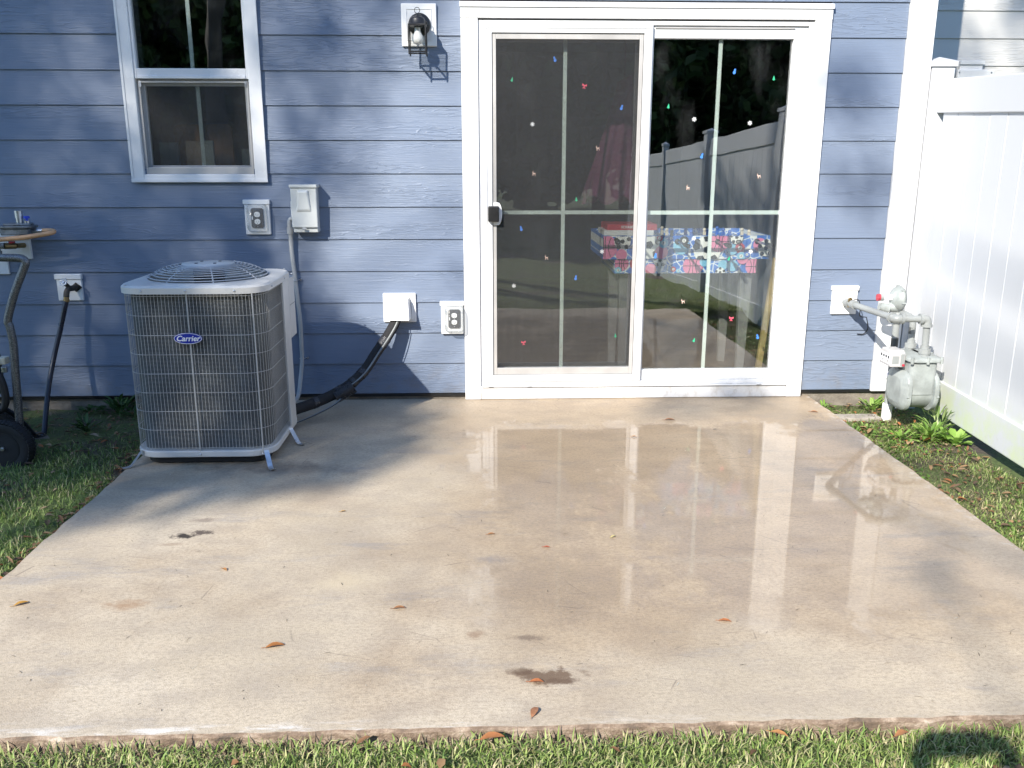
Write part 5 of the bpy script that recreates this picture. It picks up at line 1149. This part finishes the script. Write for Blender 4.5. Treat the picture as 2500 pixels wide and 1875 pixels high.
# shade tree: clumps placed by where their shade falls on the wall plane (u along x, w up)
TY_ = -14.0
def at_shade(u, w_, y): k_ = -y; return (u-.63*k_, y, w_+.75*k_)
def gnd(x, y, r, d): return (x+.63*-y, .75*y, r, d)
CL = [(-2.75, .25, .5, 1), (-2.9, 1.1, .55, 1), (-2.6, 1.75, .42, 1.2), (-2.2, .65, .40, .9), (-2.25, 1.30, .42, .9), (-1.75, .35, .5, 1.1), (-1.8, .95, .45, 1), (-1.65, 1.55, .45, .8), (-1.3, .2, .45, 1.2), (-1.25, .75, .42, 1), (-1.2, 1.25, .40, .5), (-1.6, 2.1, .42, 1.0), (-2.2, 2.15, .38, 1.1), (-.85, 1.3, .28, .5),
 (-.95, .28, .30, 1.2), (-.72, .12, .28, 1.3), (-.85, -.1, .36, 1.4), (-1.3, -.3, .5, 1.2), (-2.0, -.25, .5, 1),
 gnd(-.50, -.35, .30, 1.2), gnd(-.60, -.75, .32, 1.4), gnd(-.62, -1.12, .28, 1.2), gnd(-.92, -1.2, .30, 1.1), gnd(-1.25, -1.3, .28, .8), gnd(-1.6, -1.45, .28, .8), gnd(-1.35, -.95, .4, 1.2), gnd(-.42, -.9, .22, .7), gnd(-1.2, -1.6, .2, .3), gnd(-1.95, -1.15, .34, .5), gnd(-2.3, -1.4, .34, .4), gnd(-2.5, -1.0, .5, .8), gnd(-2.0, -.6, .4, .9),
 (-.02, 1.15, .26, .15), (0, .62, .2, .12), (-.85, 1.8, .34, .8), (-.45, 2.1, .32, .5), (-1.1, 2.5, .5, .8), (-2.3, 2.6, .5, 1.2), (-3.4, 2.2, .8, 1), (-3.8, .8, .9, 1), (-3.9, -.6, .9, 1), (-4.6, 1.6, 1, 1), (-.1, 2.9, .5, .7), (-2.9, 3.2, .9, 1), (-4.4, 3.4, 1, 1), (-1.6, 3.6, .9, 1)]
cs, rs_, ns_ = [], [], []
for u, w_, r, den in CL:
    y = TY_+random.uniform(-1.6, 1.6); cs.append(at_shade(u, w_, y)); rs_.append(r); ns_.append(int(440*den*(r/.45)**2))
t1 = thing('shade_tree', 'tall leafy tree behind the camera that shades the left wall and condenser', 'tree', (-11.4, -14, -.4))
leaf_cloud(cs, rs_, ns_, .10, 'crown', t1, TC, [3, 3, 2, 1])
m = MB(); pts = trunk(m, (-11.6, -14.2, -.5), (-11.3, -14.0, 12.3), .26, .05, .15)
for i, c_ in enumerate(cs):
    b = Vector((-11.5, -14.1, max(6.2, c_[2]-2.4-.2*(i % 4)))); m.tube([b, b.lerp(Vector(c_), .5)+Vector((0, 0, -.15)), c_], .03, 5, 3, radii=lambda q: .035*(1-q)+.008)
m.build('trunk', 'bark', t1)
# a few outlying sprays on a second, slimmer tree to the right
CL2 = [(4.3, -1.3, .3, .5), (4.75, -1.75, .25, .5), (5.3, -2.3, .35, .6), (3.95, -.65, .2, .4), (2.0, 1.72, .22, .35), (1.62, -.05, .22, .4), gnd(1.1, -.2, .20, .45), gnd(1.45, -.12, .18, .4), gnd(1.6, -2.25, .17, .12), (2.15, 1.2, .2, .25), (2.2, 3.0, .5, .6), (3.6, 3.3, .8, 1), (4.6, 3.0, .9, 1), (5.4, 4.0, 1, 1), (3.0, 4.4, .9, 1), (4.2, 4.9, 1, 1)]
t2 = thing('slender_tree', 'slender leafy tree behind the lawn casting faint spots on the patio', 'tree', (-6.4, -15, -.4)); cs, rs_, ns_ = [], [], []
for u, w_, r, den in CL2:
    y = -15+random.uniform(-1.2, 1.2); cs.append(at_shade(u, w_, y)); rs_.append(r); ns_.append(int(700*den*(r/.45)**2))
leaf_cloud(cs, rs_, ns_, .10, 'crown', t2, TC, [3, 3, 2, 1])
m = MB(); trunk(m, (-5.6, -15.2, -.5), (-5.4, -15.0, 15.2), .2, .04, .12)
for c_ in cs: b = Vector((-5.5, -15.1, max(7.5, c_[2]-2))); m.tube([b, b.lerp(Vector(c_), .5)+Vector((0, 0, -.1)), c_], .025, 5, 3, radii=lambda q: .03*(1-q)+.006)
m.build('trunk', 'bark', t2)
# wood edge along the back of the yard
BT = [(-22, -21, 8.2), (-17.5, -24, 9.5), (-13, -22, 8.6), (-8.5, -23, 9.6), (-4.5, -21.5, 8.4), (-.5, -23.5, 9.8), (3.5, -21.5, 8.6), (7.5, -23, 9.4), (11.5, -21, 8.3), (16, -23, 9.5), (21, -21, 8.5)]
BT += [(-24.5, -28, 10.5), (-19.5, -27.5, 10), (-15, -28.5, 11), (-10.8, -28, 10.2), (-6.4, -27.5, 10.8), (-2.4, -28.5, 11), (1.6, -27.8, 10.4), (5.6, -28.4, 11), (9.6, -27.6, 10.2), (13.8, -28.2, 10.8), (18.6, -28, 10.6)]
BL = ['leftmost', 'second from left', 'third from left', 'fourth from left', 'fifth from left', 'middle', 'fifth from right', 'fourth from right', 'third from right', 'second from right', 'rightmost']; BL = [b+' of the front row' for b in BL]+[b+' of the back row' for b in BL]
for (x, y, h), lab in zip(BT, BL):
    t = thing('woodland_tree', 'dark bushy tree beyond the lawn, %s' % lab, 'tree', (x, y, -.45), 'trees along the back of the yard')
    cs = [(x+random.uniform(-2.3, 2.3), y+random.uniform(-1.6, 1.6), random.uniform(.8, h-.7)) for _ in range(38)]
    leaf_cloud(cs, [random.uniform(.8, 1.5) for _ in cs], [420]*len(cs), .40, 'crown', t, TC, [3, 2, 3, 1])
    m = MB(); trunk(m, (x, y, -.5), (x+random.uniform(-.5, .5), y, h*.8), .2, .05, .15); m.build('trunk', 'bark', t)

# ------------------------------------------------------------ the photographer, known by the head shadow on the lawn
def skin_mesh(name, joints, edges, mat, parent, sub=2):
    me = bpy.data.meshes.new(name); o0 = ORG[parent]
    me.from_pydata([(p_[0]-o0.x, p_[1]-o0.y, p_[2]-o0.z) for p_, r in joints], edges, []); me.materials.append(bpy.data.materials[mat])
    o = bpy.data.objects.new(name, me); C.objects.link(o); o.parent = parent
    sk = o.modifiers.new('skin', 'SKIN'); sk.use_smooth_shade = True
    for i, (p_, r) in enumerate(joints):
        v = me.skin_vertices[0].data[i]; v.radius = (r, r) if not hasattr(r, '__len__') else r
    me.skin_vertices[0].data[0].use_root = True
    sb = o.modifiers.new('sub', 'SUBSURF'); sb.levels = sub; sb.render_levels = sub; ORG[o] = o0; return o
px, py, g0 = -.10, -5.36, -.165
per = thing('person', 'photographer in dark clothes behind the camera holding up a phone', 'person', (px, py, g0))
def J(x, y, z, r): return ((px+x, py+y, g0+z), r)
body = [J(0, 0, .88, .125), J(0, 0, 1.02, .115), J(0, .01, 1.18, .13), J(0, .01, 1.30, .12), J(0, .02, 1.40, .055), J(0, .03, 1.46, .055),
        J(-.17, .02, 1.32, .06), J(-.22, .10, 1.14, .048), J(-.12, .24, 1.34, .038), J(-.02, .29, 1.50, .026),
        J(.17, .02, 1.32, .06), J(.25, .10, 1.14, .048), J(.24, .24, 1.34, .038), J(.20, .29, 1.50, .026),
        J(-.09, .0, .80, .10), J(-.10, .02, .47, .062), J(-.10, -.01, .10, .042), J(-.10, .12, .035, .04), J(.09, .0, .80, .10), J(.10, .02, .47, .062), J(.10, -.01, .10, .042), J(.10, .12, .035, .04)]
skin_mesh('body', body, [(0, 1), (1, 2), (2, 3), (3, 4), (4, 5), (3, 6), (6, 7), (7, 8), (8, 9), (3, 10), (10, 11), (11, 12), (12, 13), (0, 14), (14, 15), (15, 16), (16, 17), (0, 18), (18, 19), (19, 20), (20, 21)], 'shirt', per)
m = MB(); hc = Vector((px, py+.04, g0+1.555)); m.sphere(hc, .1, 14, (.78, .95, 1.12))
m.sphere(hc+Vector((0, .098, -.012)), .016, 6, (.8, 1.1, 1.4))
for s_ in (-1, 1): m.sphere(hc+Vector((s_*.079, .0, -.005)), .026, 6, (.35, .7, 1.1))
hdo = m.build('head', 'skin', per)
m = MB()
for s_ in (-1, 1): m.sphere(hc+Vector((s_*.032, .086, .010)), .010, 6, (1.2, .6, .7))
m.box(hc.x-.022, hc.x+.022, hc.y+.086, hc.y+.091, hc.z-.054, hc.z-.048); m.build('face_features', 'hair', hdo)
m = MB(); m.sphere(hc+Vector((0, -.022, .028)), .104, 14, (.84, .95, .98)); m.build('hair', 'hair', hdo)
for s_, wx in ((-1, -.02), (1, .20)):
    w0 = Vector((px+wx, py+.29, g0+1.50)); t_ = Vector((-s_*.02*0+(.012 if s_ < 0 else -.012), .03, .005))
    js = [((w0.x, w0.y, w0.z), .022), (tuple(w0+Vector((0, .02, .02))), .024), (tuple(w0+Vector((0, .04, .035))), .02)]; ed = [(0, 1), (1, 2)]
    for q in range(4):
        b = len(js); dz = .012*q-.015; js += [(tuple(w0+Vector((0, .045, .03+dz))), .0085), (tuple(w0+Vector((-s_*.022, .056, .033+dz*1.1))), .008), (tuple(w0+Vector((-s_*.042, .044, .034+dz*1.15))), .007)]; ed += [(2, b), (b, b+1), (b+1, b+2)]
    b = len(js); js += [(tuple(w0+Vector((-s_*.012, .02, .0))), .010), (tuple(w0+Vector((-s_*.038, .022, .01))), .0085)]; ed += [(1, b), (b, b+1)]
    skin_mesh('hand', js, ed, 'skin', per, 1)
m = MB(); m.prism(rrect(-.088, .072, 1.322, 1.398, .012), XZ(-5.004), XZ(-4.9955)); ph = m.build('phone', 'black_paint', None, .002); tag(ph, 'black phone held up by the photographer', 'phone')
